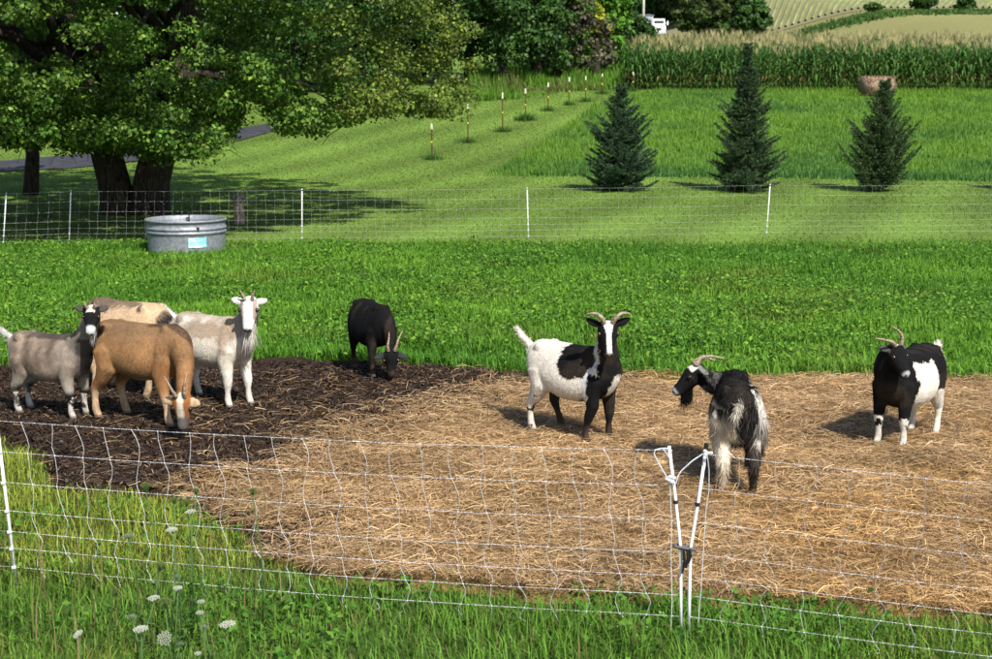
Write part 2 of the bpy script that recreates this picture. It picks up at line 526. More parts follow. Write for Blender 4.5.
# foreground grass in front of and under the near netting
x = rng.uniform(-4.6, 4.4, 150000); y = rng.uniform(4.9, 11.6, 150000)
sdp = pen_sd(x, y)
k = (sdp < .02) & ((y < 8.3) | (x < -1.2)) & (np.abs(x) < y * .40 + .25); x, y, sdp = x[k], y[k], sdp[k]; n = len(x)
dens = fbm(x, y, .5, 71); k = rng.random(n) < .35 + 1.0 * (dens - .2); x, y, sdp = x[k], y[k], sdp[k]; n = len(x)
tuft = fbm(x, y, .35, 72)
edge_short = sstep(0, -.35, sdp)
h = (.05 + .16 * tuft) * rng.uniform(.5, 1.25, n) * (.45 + .55 * edge_short)
yellow = (sstep(7.2, 8.0, y) * sstep(-.5, -1.6, x) * .8 + .28 * sstep(.55, .75, fbm(x, y, .9, 73)))[:, None].clip(0, .85)
c1 = (np.array([.135, .28, .032]) * (1 - yellow) + np.array([.33, .37, .05]) * yellow) * rng.uniform(.6, 1.45, (n, 1))
dry = (rng.random(n) < .05)[:, None]; c1 = np.where(dry, np.array([.24, .18, .07]), c1)
P = np.stack([x, y, terrain(x, y)], -1)
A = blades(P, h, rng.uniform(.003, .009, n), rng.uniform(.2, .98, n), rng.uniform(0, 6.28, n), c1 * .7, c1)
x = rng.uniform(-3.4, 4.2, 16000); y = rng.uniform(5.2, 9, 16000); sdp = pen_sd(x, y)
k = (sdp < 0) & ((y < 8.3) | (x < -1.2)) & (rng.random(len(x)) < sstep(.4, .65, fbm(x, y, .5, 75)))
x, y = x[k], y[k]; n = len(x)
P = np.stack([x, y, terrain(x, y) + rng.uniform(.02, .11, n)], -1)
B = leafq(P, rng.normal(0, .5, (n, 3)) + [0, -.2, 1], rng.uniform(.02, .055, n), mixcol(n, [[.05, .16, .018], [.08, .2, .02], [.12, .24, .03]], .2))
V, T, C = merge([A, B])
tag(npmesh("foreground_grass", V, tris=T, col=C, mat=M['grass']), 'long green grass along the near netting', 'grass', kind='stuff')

# tall sparse seed stems and dry stalks at lower left
x = rng.uniform(-2.9, -1.0, 260); y = rng.uniform(5.4, 8.4, 260); k = pen_sd(x, y) < -.02; x, y = x[k], y[k]; n = len(x)
c1 = mixcol(n, [[.16, .17, .04], [.26, .2, .09], [.09, .16, .03]], .2)
V, T, C = blades(np.stack([x, y, terrain(x, y)], -1), rng.uniform(.25, .5, n), rng.uniform(.004, .007, n), rng.uniform(.1, .6, n), rng.uniform(0, 6.28, n), c1 * .8, c1)
tag(npmesh("dry_grass_stems", V, tris=T, col=C, mat=M['grass']), 'sparse tall dry grass stems in the lower left corner', 'grass', kind='stuff')

# straw bedding
def straws(x, y, lift, L, w, pal, tilt=.16, jit=.25, wts=None):
    n = len(x)
    yaw = rng.uniform(0, 6.28, n); ti = rng.normal(0, tilt, n)
    d = np.stack([np.cos(yaw) * np.cos(ti), np.sin(yaw) * np.cos(ti), np.sin(ti)], -1)
    sd_ = np.stack([-np.sin(yaw), np.cos(yaw), rng.normal(0, .5, n)], -1); sd_ /= np.linalg.norm(sd_, axis=1, keepdims=True)
    P = np.stack([x, y, floor_h(x, y) + .03 + lift], -1)
    bend = np.stack([rng.normal(0, .07, n), rng.normal(0, .07, n), np.abs(rng.normal(0, .07, n))], -1) * L[:, None]
    a = P - d * (L / 2)[:, None]; b = P + d * (L / 2)[:, None]; m = P + bend
    for q in (a, b):
        q[:, 2] = np.maximum(q[:, 2], floor_h(q[:, 0], q[:, 1]) + .024)
    s_ = sd_ * (w / 2)[:, None]
    V = np.stack([a - s_, a + s_, m + s_, m - s_, b + s_ * .7, b - s_ * .7], 1).reshape(-1, 3)
    i = np.arange(n)[:, None] * 6
    T = np.concatenate([i + [0, 1, 2], i + [0, 2, 3], i + [3, 2, 4], i + [3, 4, 5]], 0)
    C = np.repeat(mixcol(n, pal, jit, wts), 6, axis=0)
    return V, T, C
SP = [[.43, .30, .17], [.53, .395, .235], [.31, .205, .11], [.2, .125, .065], [.64, .52, .34], [.45, .31, .12]]
x = rng.uniform(-4.2, 6.2, 330000); y = rng.uniform(6.8, 13.6, 330000)
k = (pen_sd(x, y) > -.08) & (np.abs(x) < y * .37 + .5); x, y = x[k], y[k]
sv = straw_sd(x, y)
k = rng.random(len(x)) < .05 * sstep(-2.2, -.4, sv) + .012 + .95 * sstep(-.35, .4, sv); x, y, sv = x[k], y[k], sv[k]
k = rng.random(len(x)) < .45 + .9 * fbm(x, y, .4, 81); x, y = x[k], y[k]
n = len(x)
V, T, C = straws(x, y, rng.uniform(0, .035, n), rng.gamma(4, .023, n).clip(.025, .26), rng.uniform(.0016, .0038, n), SP, wts=[.28, .2, .22, .14, .1, .06])
tone = (.62 + .72 * fbm(V[:, 0], V[:, 1], .55, 83, 4))[:, None]  # patchy tone, its dark parts painting in shaded hollows between the straw
gold = sstep(.55, .8, fbm(V[:, 0], V[:, 1], 1.3, 84) * sstep(.5, 1.6, V[:, 0]) * 1.3)[:, None]
C = C * tone * np.array([1.01, .93, .83]) * (1 - gold + gold * np.array([1.05, .97, .78]))
tag(npmesh("straw_bedding", V, tris=T, col=C, mat=M['straw']), 'loose golden straw bedding strewn over the pen', 'straw', kind='stuff')
# dark trampled litter: brown clods and rotted stalks
x = rng.uniform(-5, 2.2, 60000); y = rng.uniform(7.6, 13.8, 60000)
k = (pen_sd(x, y) > 0) & (straw_sd(x, y) < .35) & (np.abs(x) < y * .37 + .5); x, y = x[k], y[k]; n = len(x)
A = straws(x, y, rng.uniform(-.004, .012, n), rng.gamma(3, .02, n).clip(.02, .18), rng.uniform(.003, .009, n), [[.05, .03, .018], [.032, .02, .013], [.08, .048, .026], [.14, .09, .045]], .3, .3, [.4, .35, .2, .05])
n2 = 16000; i = rng.choice(n, n2); P = np.stack([x[i], y[i], floor_h(x[i], y[i]) + .03 + rng.uniform(0, .012, n2)], -1)
B = leafq(P, rng.normal(0, .8, (n2, 3)) + [0, 0, 1], rng.uniform(.012, .045, n2), mixcol(n2, [[.03, .019, .013], [.045, .028, .019], [.022, .014, .011]], .25), .8, .25)
V, T, C = merge([A, B])
tag(npmesh("trampled_litter", V, tris=T, col=C, mat=M['straw']), 'dark brown trampled litter on the left of the pen', 'litter', kind='stuff')

# ------------------------------------------------------------------ broadleaf trees
def clump_leaves(C, RAD, per, size, pal, flat=.7, up=.35, jit=.22, droop=0):
    """leaves gathered in clumps: C (m,3) centres, RAD (m,) radii, per (m,) counts"""
    idx = np.repeat(np.arange(len(C)), per); n = len(idx)
    d = rng.normal(size=(n, 3)); d /= np.linalg.norm(d, axis=1, keepdims=True)
    r = rng.random(n) ** .45
    off = d * (r * RAD[idx])[:, None] * np.array([1, 1, flat])
    P = C[idx] + off
    nr = d * .6 + rng.normal(0, .55, (n, 3)) + np.array([.0, -.1, up])
    cc = mixcol(n, pal, jit) * (.8 + .4 * rng.random((len(C), 1)))[idx]
    return leafq(P, nr, rng.uniform(.7, 1.25, n) * size, cc, .68, .1)

def limb_path(a, b, sag=.15, k=5, wob=.08):
    a, b = Vector(a), Vector(b); L = (b - a).length; out = []
    for i in range(k + 1):
        t = i / k
        p = a.lerp(b, t); p.z += math.sin(math.pi * t) * sag * L
        if 0 < i < k: p += Vector((random.uniform(-1, 1), random.uniform(-1, 1), random.uniform(-1, 1))) * wob * L * .5
        out.append(p)
    return out

def tree(name, label, cat, base, h, rad, crown_z0, pal, leaf=.2, nclump=90, per=60, trunk_r=.16, squash=1.0, group=None, seed=0, gap=.0):
    """one tree: trunk, limbs, crown of leaf clumps"""
    root = empty(name, base); tag(root, label, cat, group)
    g = np.random.default_rng(seed + 100)
    zc = (h + crown_z0) / 2; rz = (h - crown_z0) / 2
    d = g.normal(size=(nclump, 3)); d /= np.linalg.norm(d, axis=1, keepdims=True)
    r = g.random(nclump) ** .38
    lob = 1 + .28 * np.sin(d[:, 0] * 4 + seed) * np.sin(d[:, 2] * 5 + seed * 2) + .15 * g.normal(size=nclump)
    taper = 1 - .25 * np.clip(d[:, 2], 0, 1)
    Cc = np.stack([d[:, 0] * rad * r * lob * taper, d[:, 1] * rad * squash * r * lob * taper, zc + d[:, 2] * rz * r], -1)
    Cc[:, 2] = Cc[:, 2].clip(crown_z0 * .8 + .05, None)
    RAD = g.uniform(.16, .30, nclump) * min(rad, rz) + .1
    V, T, C = clump_leaves(Cc, RAD, np.full(nclump, per), leaf, pal)
    cr = npmesh("crown", V, tris=T, col=C, mat=M['leaf'], parent=root)
    mb = MB(); top = Vector((g.normal() * .2, g.normal() * .2, crown_z0 + rz * 1.1))
    mb.tube(limb_path((0, 0, -.2), top, .0, 5, .05), [trunk_r * 1.25, trunk_r, trunk_r * .85, trunk_r * .65, trunk_r * .45, trunk_r * .2], 8)
    mb.build("trunk", M['bark'], root, True)
    for j in range(6):
        q = Vector(Cc[j]); s0 = Vector((0, 0, min(q.z, top.z) * random.uniform(.45, .8)))
        lb = MB(); lb.tube(limb_path(s0, q, .05, 4), [trunk_r * .45, trunk_r * .35, trunk_r * .25, trunk_r * .15, trunk_r * .07], 6)
        lb.build("limb", M['bark'], root, True)
    return root

# the big spreading yard tree, twin trunks, foliage hanging low towards the pen
bt = gp(135, 214); BX, BY = bt.x, bt.y
big = empty("shade_tree", bt)
tag(big, 'large spreading shade tree with dark forked trunk behind the stock tank', 'tree')
def big_lower(px):        # lowest foliage row in the picture, gives how far boughs hang at that bearing
    return np.interp(px, [-300, 0, 40, 70, 130, 215, 228, 240, 275, 285, 320, 335, 360, 440, 470, 490, 505], [140, 150, 152, 158, 164, 163, 150, 112, 112, 140, 143, 128, 130, 126, 112, 75, 20])
m = 2100
ang = rng.uniform(0, 2 * math.pi, m); rr = np.sqrt(rng.random(m))
cx_ = BX + .3 + np.cos(ang) * rr * np.where(np.cos(ang) > 0, 7.1, 6.0); cy_ = BY - 1.3 + np.sin(ang) * rr * 6.4
edge_ = rr
ztop = 1.2 + 9.6 * np.sqrt(np.clip(1 - (rr * .96) ** 2, 0, 1))
ppx = CX + FPX * cx_ / (cy_ * math.cos(PITCH) + .3)
zlow = 2.6 + (87 - big_lower(ppx)) / FPX * cy_ + .22 + .75 * (fbm(cx_, cy_, .9, 93) - .3).clip(0, 1)
zlow = np.maximum(zlow, .95)
u_ = rng.random(m) ** 2.3
cz_ = zlow + (ztop - zlow) * u_
ok = (ztop > zlow + .3)
# interior hollow: keep mostly the shell and low skirts so that dark gaps remain
inner = (rr < .62) & (cz_ > zlow + 1.0) & (cz_ < ztop - 1.5)
ok &= ~(inner & (rng.random(m) < .75))
ok &= fbm(cx_ * 1.0 + cz_ * .7, cy_ + cz_ * 1.3, 1.5, 91) > .465
ok &= (cy_ + SHY * cz_ / math.tan(SUN_EL) > 24.9) & (cx_ + SHX * cz_ / math.tan(SUN_EL) < -5.3 + (cy_ + SHY * cz_ / math.tan(SUN_EL) - 25) * .52)
ok &= ~((cz_ < 4.6) & (rr > .9) & (rng.random(m) < .5))
mu = 1800
au, ru = rng.uniform(0, 2 * math.pi, mu), np.sqrt(rng.random(mu))
ux, uy, uz = BX - .6 + np.cos(au) * ru * 8.5, BY - 2.5 + np.sin(au) * ru * 10.5, rng.uniform(5.4, 11.5, mu) - ru * 1.0
oku = fbm(ux + uz, uy - uz * .6, 1.7, 94) > .42
lx, ly = ux + SHX * uz / math.tan(SUN_EL), uy + SHY * uz / math.tan(SUN_EL)
oku &= (ly > 24.9 + .5 * np.sin(lx * 2)) & (lx < -5.6 + (ly - 25) * .36)
Cb = np.concatenate([np.stack([cx_, cy_, cz_], -1)[ok], np.stack([ux, uy, uz], -1)[oku]])
inview = Cb[:, 2] < 5.4
olive = (CX + FPX * Cb[:, 0] / Cb[:, 1]) + rng.normal(0, 22, len(Cb)) > 335
Cl = Cb - np.array(bt)
RB = rng.uniform(.2, .5, len(Cb))
def sub(mask, per, size, pal, **k):
    return clump_leaves(Cl[mask], RB[mask], np.full(mask.sum(), per), size, pal, **k)
G1 = [[.065, .14, .016], [.095, .19, .022], [.045, .105, .016], [.15, .24, .034]]
G2 = [[.095, .155, .02], [.135, .205, .028], [.07, .125, .016], [.19, .235, .036], [.105, .12, .03]]
V, T, C = merge([sub(inview & ~olive, 190, .086, G1, flat=.6), sub(~inview & ~olive, 55, .22, G1, flat=.62)])
npmesh("crown", V, tris=T, col=C, mat=M['leaf'], parent=big)
V, T, C = merge([sub(inview & olive, 150, .08, G2, flat=.6), sub(~inview & olive, 55, .2, G2)])
oc = npmesh("crown", V, tris=T, col=C, mat=M['leaf'], parent=big); oc["label"] = "smaller olive green leaves on the right hand boughs"
for dx, lean, r0 in ((-.42, -.55, .33), (.38, .6, .37)):
    mb = MB()
    pts = [(dx * .75, 0, -.3), (dx * .8, 0, .15), (dx, 0, .7), (dx + lean * .35, .05, 1.5), (dx + lean * .8, .1, 2.4), (dx + lean * 1.5, .2, 4.2), (dx + lean * 2.2, .2, 6.5)]
    mb.tube(pts, [r0 * 1.45, r0 * 1.15, r0, r0 * .95, r0 * .85, r0 * .55, r0 * .2], 14)
    mb.build("trunk", M['bark'], big, True)
lowc = Cl[(Cl[:, 2] < 6)]
for j in range(26):
    q = Vector(lowc[rng.integers(len(lowc))]); sgn = -1 if q.x < 0 else 1
    st_ = Vector((sgn * random.uniform(.5, 1.0), .1, random.uniform(1.9, 3.6)))
    lb = MB(); lb.tube(limb_path(st_, q, .12, 6, .06), [.15, .12, .09, .07, .05, .03, .012], 6)
    lb.build("limb", M['bark'], big, True)
tw = MB()
for j in range(240):
    q = Vector(lowc[rng.integers(len(lowc))]); e = q + Vector((random.uniform(-.7, .7), random.uniform(-.7, .7), random.uniform(-.6, .25)))
    tw.tube(limb_path(q, e, .05, 3, .15), [.014, .011, .008, .004], 4)
tag(tw.build("twigs", M['bark2'], big), kind='stuff')

# second smaller yard tree with a thin trunk at far left
t2 = gp(30, 195)
tree("yard_tree", 'slim yard tree with thin dark trunk near the left edge', 'tree', t2, 8, 3.4, 2.3, G1, .13, 150, 110, .17, seed=3)

# trees and shrubs along the far side
DK = [[.03, .075, .014], [.042, .1, .017], [.055, .125, .02], [.022, .055, .013]]
MID = [[.05, .11, .016], [.07, .145, .02], [.095, .17, .026]]
OLV = [[.055, .085, .02], [.07, .1, .024], [.045, .07, .02]]
BRN = [[.1, .088, .06], [.075, .066, .042], [.13, .11, .075], [.065, .09, .03]]
VINE = [[.08, .2, .015], [.1, .24, .02], [.06, .16, .014]]
YEL = [[.34, .34, .03], [.26, .3, .03]]
def gz(px, d):
    x = (px - CX) / FPX * d; return Vector((x, d, tz(x, d)))
def bgtree(px, d, h, rad, z0, pal, lab, seed, name="woodland_tree", leaf=None, nc=150, per=85, cat='tree', group='trees of the wood edge'):
    leaf = leaf or .0031 * d
    return tree(name, lab, cat, gz(px, d), h, rad, z0, pal, leaf, nc, per, .14 + h * .012, group=group, seed=seed)
bgtree(500, 77, 10, 2.6, .6, DK, 'dark green woodland tree right of the shade tree, above the third fence post', 1)
bgtree(536, 79, 11, 2.4, .4, DK, 'dark broad woodland tree between the shade tree and the brown bush', 2)
bgtree(556, 84, 10, 1.9, .3, MID, 'mid green woodland tree standing just left of the brown bush', 4)
bgtree(574, 84, 5.2, 1.8, .3, BRN, 'brown half dead bush beside the vine covered tree', 5, "brown_bush", cat='bush', group=None, nc=70, per=55)
bgtree(600, 90, 9.5, 1.5, .2, VINE, 'bright green vine covered tree right of the brown bush', 6, "vine_covered_tree", group=None)
bgtree(595, 87.5, 4.3, .7, 2.2, YEL, 'yellow green sapling glowing in front of the vine covered tree', 7, "yellow_sapling", group=None, nc=26, per=40)
bgtree(617, 98, 11, 1.5, .2, DK, 'dark woodland tree between the vine covered tree and the white truck', 8)
bgtree(636, 92, 3.4, 1.2, .1, DK, 'low dark shrub at the left corner of the corn', 9, "dark_shrub", cat='bush', group=None)
bgtree(606, 107, 12, 1.9, .3, DK, 'tall dark tree standing behind the vine covered tree', 10)
bgtree(575, 100, 13, 2.8, .5, DK, 'tall dark tree standing behind the brown bush', 12)
bgtree(470, 86, 11, 3.2, .3, MID, 'mid green tree half hidden behind the olive boughs of the shade tree', 13)
bgtree(420, 80, 10, 3.0, .2, DK, 'dark tree behind the middle of the olive boughs', 14)
bgtree(362, 76, 9, 3.2, .1, DK, 'dark tree behind the left part of the olive boughs', 15)
bgtree(300, 74, 9, 3.2, .05, DK, 'dark tree across the lane right of the forked trunk', 16)
bgtree(235, 77, 10, 3.0, .05, DK, 'dark tree across the lane close above the forked trunk', 17)
bgtree(165, 80, 10, 3.4, .2, DK, 'dark tree across the lane behind the forked trunk', 18)
bgtree(90, 82, 11, 3.4, .2, DK, 'dark tree across the lane between both trunks', 19)
bgtree(-20, 84, 11, 3.6, .4, DK, 'dark tree across the lane at the left edge', 20)
bgtree(40, 96, 12, 4, .6, DK, 'tall dark tree far behind the slim yard tree', 21)
bgtree(702, 150, 6.5, 2.6, .2, OLV, 'olive round tree right behind the white truck', 22, group='tree clump above the corn')
bgtree(722, 148, 7.0, 2.8, .1, OLV, 'tall olive tree in the middle of the clump above the corn', 23, group='tree clump above the corn')
bgtree(742, 146, 5.4, 1.9, .1, DK, 'dark rounded tree at the right end of the clump above the corn', 24, group='tree clump above the corn')
bgtree(684, 262, 13, 6, .5, OLV, 'olive tree far behind the white truck, right of it', 25, leaf=.7, group='far trees behind the truck')
bgtree(662, 275, 14, 6, .5, DK, 'dark tree far behind the white truck', 26, leaf=.7, group='far trees behind the truck')
bgtree(640, 290, 16, 7, .5, DK, 'dark tree far behind the pale pole', 27, leaf=.7, group='far trees behind the truck')
bgtree(716, 255, 13, 6, .4, DK, 'dark tree far behind the clump above the corn', 28, leaf=.7, group='far trees behind the truck')
bgtree(914, 176, 1.9, 1.1, .05, DK, 'round dark hedge bush on the field edge, top right', 29, "hedge_bush", cat='bush', nc=34, per=40, group='hedge bushes on the far field edge')
bgtree(955, 178, 1.5, 1.2, .05, DK, 'low dark hedge bush at the right end of the field edge', 30, "hedge_bush", cat='bush', nc=30, per=40, group='hedge bushes on the far field edge')
bgtree(866, 176, 1.0, .9, .05, MID, 'small hedge bush left of the round dark one', 31, "hedge_bush", cat='bush', nc=24, per=40, group='hedge bushes on the far field edge')

# weeds and rough growth at the foot of the wood edge
x = rng.uniform(-9, 13, 60000); y = rng.uniform(68, 98, 60000)
pxs = CX + FPX * x / y
k = (pxs > 470) & (pxs < 640) & (y > np.interp(pxs, [470, 520, 560, 640], [69, 70, 73, 75])); x, y, pxs = x[k], y[k], pxs[k]; n = len(x)
wd = fbm(x, y, 2.6, 95)
h = (.1 + .75 * sstep(.35, .75, wd)) * rng.uniform(.6, 1.1, n)
dryp = sstep(.45, .3, fbm(x, y, 3.1, 96))[:, None] * .6
c1 = (np.array([.12, .26, .026]) * (1 - dryp) + np.array([.17, .15, .06]) * dryp) * rng.uniform(.7, 1.3, (n, 1))
V, T, C = tri_blades(np.stack([x, y, terrain(x, y)], -1), h, rng.uniform(.04, .1, n), rng.uniform(.1, .6, n), rng.uniform(0, 6.28, n), c1 * .7, c1)
tag(npmesh("rough_weeds", V, tris=T, col=C, mat=M['grass']), 'bright rough weeds in front of the wood edge', 'weeds', kind='stuff')
# dark hedge strip of weeds on the far field edge, top right
x = rng.uniform(28, 75, 14000); y = 171 + rng.normal(0, 2.2, 14000) + (x - 50) * .12; n = len(x)
c1 = mixcol(n, [[.075, .15, .03], [.095, .18, .035], [.06, .12, .03]], .2)
V, T, C = tri_blades(np.stack([x, y, terrain(x, y)], -1), rng.uniform(.12, .45, n), rng.uniform(.2, .4, n), rng.uniform(.1, .6, n), rng.uniform(0, 6.28, n), c1 * .8, c1)
tag(npmesh("field_edge_weeds", V, tris=T, col=C, mat=M['grass']), 'strip of dark weeds along the far field edge', 'weeds', kind='stuff')

# ------------------------------------------------------------------ far ploughed and planted field, top right
gxx = np.linspace(20, 110, 46); gyy = np.linspace(181, 330, 60)
X, Y = np.meshgrid(gxx, gyy); xf, yf = X.ravel(), Y.ravel(); ny, nx = X.shape
idx = np.arange(nx * ny).reshape(ny, nx)
quads = np.stack([idx[:-1, :-1], idx[:-1, 1:], idx[1:, 1:], idx[1:, :-1]], -1).reshape(-1, 4)
fcol = np.array([.2, .185, .095]) * (.8 + .4 * fbm(xf, yf, 12, 97)[:, None])
tag(npmesh("far_field", np.stack([xf, yf, terrain(xf, yf) + .06], -1), quads=quads, col=fcol, mat=M['far'], smooth=True), kind='structure')
V, Q, C = [], [], []
ro = 0
for r in range(90):
    x0 = 26 + r * .78
    w = .2
    for j in range(24):
        yy = 184 + j * 5.5; xx = x0 * (1 + (yy - 184) / 184 * 1.06) + .8 * math.sin(yy * .03 + r * .01); z = tz(xx, yy) + .06
        V += [(xx - w, yy, z - .05), (xx - w * .5, yy, z + .2), (xx + w * .5, yy, z + .2), (xx + w, yy, z - .05)]
        f = .75 + .5 * random.random(); C += [(.19 * f, .22 * f, .085 * f)] * 4
        if j:
            b = ro + (j - 1) * 4
            for q in range(3): Q.append((b + q, b + q + 1, b + q + 5, b + q + 4))
    ro += 24 * 4
tag(npmesh("crop_rows", V, quads=Q, col=C, mat=M['far'], smooth=True), 'pale green crop rows on the far slope', 'crop', kind='stuff')

# ------------------------------------------------------------------ corn
def corn_plant(detail, g):
    V, T, C = [], [], []
    def add(vs, ts, c):
        b = len(V); V.extend(vs); T.extend([tuple(i + b for i in t) for t in ts]); C.extend(c)
    H = 2.05
    if detail:
        vs = [(math.cos(a) * r, math.sin(a) * r, z) for z, r in ((0, .018), (H, .008)) for a in (0, 2.1, 4.2)]
        add(vs, [(0, 1, 4), (0, 4, 3), (1, 2, 5), (1, 5, 4), (2, 0, 3), (2, 3, 5)], [(.07, .13, .03)] * 6)
    nl = 11 if detail else 4
    for i in range(nl):
        z = .25 + i * .165 if detail else 1.35 + i * .18
        a = (i % 2) * math.pi + g.normal(0, .5)
        L = .75 - .03 * abs(i - 5) if detail else .55
        L *= g.uniform(.85, 1.15); w = .05
        dx, dy = math.cos(a), math.sin(a)
        old = i < 3 and detail and g.random() < .22
        cc = np.array((.2, .17, .06) if old else (.06, .14, .026)) * g.uniform(.7, 1.45)
        prof = [(0, 0), (.4, .30), (.75, .28), (1.0, -.05 - .2 * g.random())]
        pts = [(dx * L * r, dy * L * r, z + L * h_) for r, h_ in prof]
        ws = (.6, 1, .75, .05)
        vs = []
        for p, wq in zip(pts, ws):
            vs += [(p[0] - dy * w * wq, p[1] + dx * w * wq, p[2]), (p[0] + dy * w * wq, p[1] - dx * w * wq, p[2])]
        ts = []
        for k in range(3): ts += [(k * 2, k * 2 + 1, k * 2 + 3), (k * 2, k * 2 + 3, k * 2 + 2)]
        add(vs, ts, [tuple(cc)] * 8)
    for i in range(5 if detail else 4):
        a = g.uniform(0, 6.28); sp = 0 if i == 0 else g.uniform(.08, .18); l = g.uniform(.3, .42)
        t_ = (math.cos(a) * sp, math.sin(a) * sp, H + l)
        add([(-.022, 0, H - .02), (.022, .01, H - .02), t_], [(0, 1, 2)], [(.37, .32, .15)] * 3)
    return np.array(V), np.array(T), np.array(C)
g = np.random.default_rng(5)
det = [corn_plant(True, g) for _ in range(5)]; sim = [corn_plant(False, g) for _ in range(5)]
parts = []
def corn_at(x, y, tmpl):
    v, t, c = tmpl
    a = g.uniform(0, 6.28); s = g.uniform(.86, 1.1) * (.93 + .14 * float(vnoise(x, y, 2.3, 77)))
    ca, sa = math.cos(a) * s, math.sin(a) * s
    w = np.stack([v[:, 0] * ca - v[:, 1] * sa + x, v[:, 0] * sa + v[:, 1] * ca + y, v[:, 2] * s + tz_(x, y)], -1)
    parts.append((w, t, c * g.uniform(.8, 1.2)))
def tz_(x, y): return float(np.interp(y, _yy, _zl)) if x < 26 else tz(x, y)
for r in range(27):
    y = 74.3 + r * .8
    xl = 6.6 + (y - 74) * .27; xr = 30 + (y - 74) * .36
    st = .19 if r < 4 else .26
    for x in np.arange(xl, xr, st):
        corn_at(x + g.normal(0, .04), y + g.normal(0, .1), (det if r < 4 else sim)[g.integers(5)])
# the left flank of the field, seen end on
for y in np.arange(75, 95, .5):
    for q in range(2):
        corn_at(6.4 + (y - 74) * .27 - q * .3, y + g.normal(0, .1), det[g.integers(5)])
V, T, C = merge(parts)
tag(npmesh("corn_field", V, tris=T, col=C, mat=M['corn']), 'tall green corn with tan tassels in dense rows', 'corn', kind='stuff')

# ------------------------------------------------------------------ spruces
def spruce(px, py, h, rad, label, seed, lean=0, pw=.85, upw=.2, tint=(1, 1, 1)):
    b = gp(px, py); root = empty("spruce_tree", b)
    tag(root, label, 'spruce', 'young spruces in a row')
    g = np.random.default_rng(seed); rnd = random.Random(seed)
    mb = MB(); mb.tube([(0, 0, -.1), (lean * .3, 0, h * .5), (lean, 0, h * .97)], [.06, .035, .008], 7); mb.build("trunk", M['bark'], root, True)
    br = MB(); Ps, Ns, Ds, Ls = [], [], [], []
    z = .06
    while z < h * .985:
        f = z / h
        prof = ((1 - f) ** pw) * (.62 + .38 * float(sstep(.96, .6, f))) * (.9 + .1 * math.sin(f * 21 + seed)) * rad + .025
        if f < .06: prof *= .85
        nb = int(10.5 - 4.5 * f)
        a0 = rnd.uniform(0, 6)
        for i in range(nb):
            a = a0 + 6.283 * i / nb + rnd.uniform(-.35, .35)
            L = prof * rnd.choice([rnd.uniform(.55, .8), rnd.uniform(.8, 1.05), rnd.uniform(1.0, 1.3)]) * (1 + .16 * math.sin(a * 2 + f * 9 + seed))
            up = upw + .55 * f + rnd.uniform(-.15, .2)
            if f > .9: up = 1.5
            zz = z + rnd.uniform(-.06, .06)
            s0 = Vector((lean * f, 0, zz)); d = Vector((math.cos(a), math.sin(a), 0))
            pts = [s0, s0 + d * L * .55 + Vector((0, 0, L * (up * .28 - .08))), s0 + d * L + Vector((0, 0, L * up * .85))]
            br.tube(pts, [.014, .009, .005], 3, False)
            ns = max(4, int(L / .06))
            for q in range(ns):
                t = .15 + .85 * q / (ns - 1)
                p = pts[0].lerp(pts[1], t * 2) if t < .5 else pts[1].lerp(pts[2], t * 2 - 1)
                sl = .1 + .3 * L * (1 - t) * (.3 + min(t * 3, 1))
                for sg in (-1, 1, 0):
                    sd_ = Vector((-d.y, d.x, 0)) * sg
                    e = (sd_ * .7 + d * .7 + Vector((0, 0, .25 + .35 * f + rnd.uniform(-.2, .25)))).normalized() if sg else (d + Vector((0, 0, .5))).normalized()
                    l2 = sl * rnd.uniform(.6, 1.25) if sg else .1
                    m2 = max(2, int(l2 / .05))
                    for w in range(m2):
                        Ps.append(p + e * (l2 * (w + .3) / m2)); Ds.append(e)
        z += .085 + .05 * (1 - f)
    P = np.array([tuple(p) for p in Ps]); D = np.array([tuple(p) for p in Ds])
    rep = 7
    P = np.repeat(P, rep, 0); D = np.repeat(D, rep, 0); n = len(P)
    e = D * .8 + g.normal(0, .5, (n, 3)); e /= np.linalg.norm(e, axis=1, keepdims=True)
    s_ = np.cross(e, g.normal(size=(n, 3))); s_ /= np.linalg.norm(s_, axis=1, keepdims=True)
    ln = g.uniform(.035, .07, n)[:, None]; wd = g.uniform(.007, .013, n)[:, None]
    V = np.stack([P - s_ * wd, P + s_ * wd, P + e * ln], 1).reshape(-1, 3)
    pal = np.array([[.042, .09, .046], [.058, .115, .058], [.028, .062, .03], [.095, .155, .09], [.06, .105, .03]])
    cc = .85 * np.array(tint) * pal[g.integers(0, 5, n)] * g.uniform(.7, 1.3, (n, 1))
    npmesh("foliage", V, tris=np.arange(n * 3).reshape(-1, 3), col=np.repeat(cc, 3, 0), mat=M['needle'], parent=root)
    tag(br.build("branches", M['bark2'], root), kind='stuff')
    return root
kk = 38.5
spruce(620, 191, 2.58, 1.0, 'dense rounded spruce, leftmost in the row of three', 41, pw=.7, upw=.25, tint=(.92, .98, 1.0))
spruce(746, 191, 3.62, 1.04, 'tallest spruce with pointed top, middle of the row of three', 42, pw=1.0, upw=.2, lean=-.04, tint=(.98, .98, .85))
spruce(878, 191, 2.72, .95, 'ragged open spruce standing before the hay bale, rightmost of three', 43, pw=.75, upw=.6, lean=.07, tint=(1.15, 1.1, .8))
spruce(1038, 191, 2.6, .8, 'spruce just past the right edge, its shadow lying on the lawn', 44)

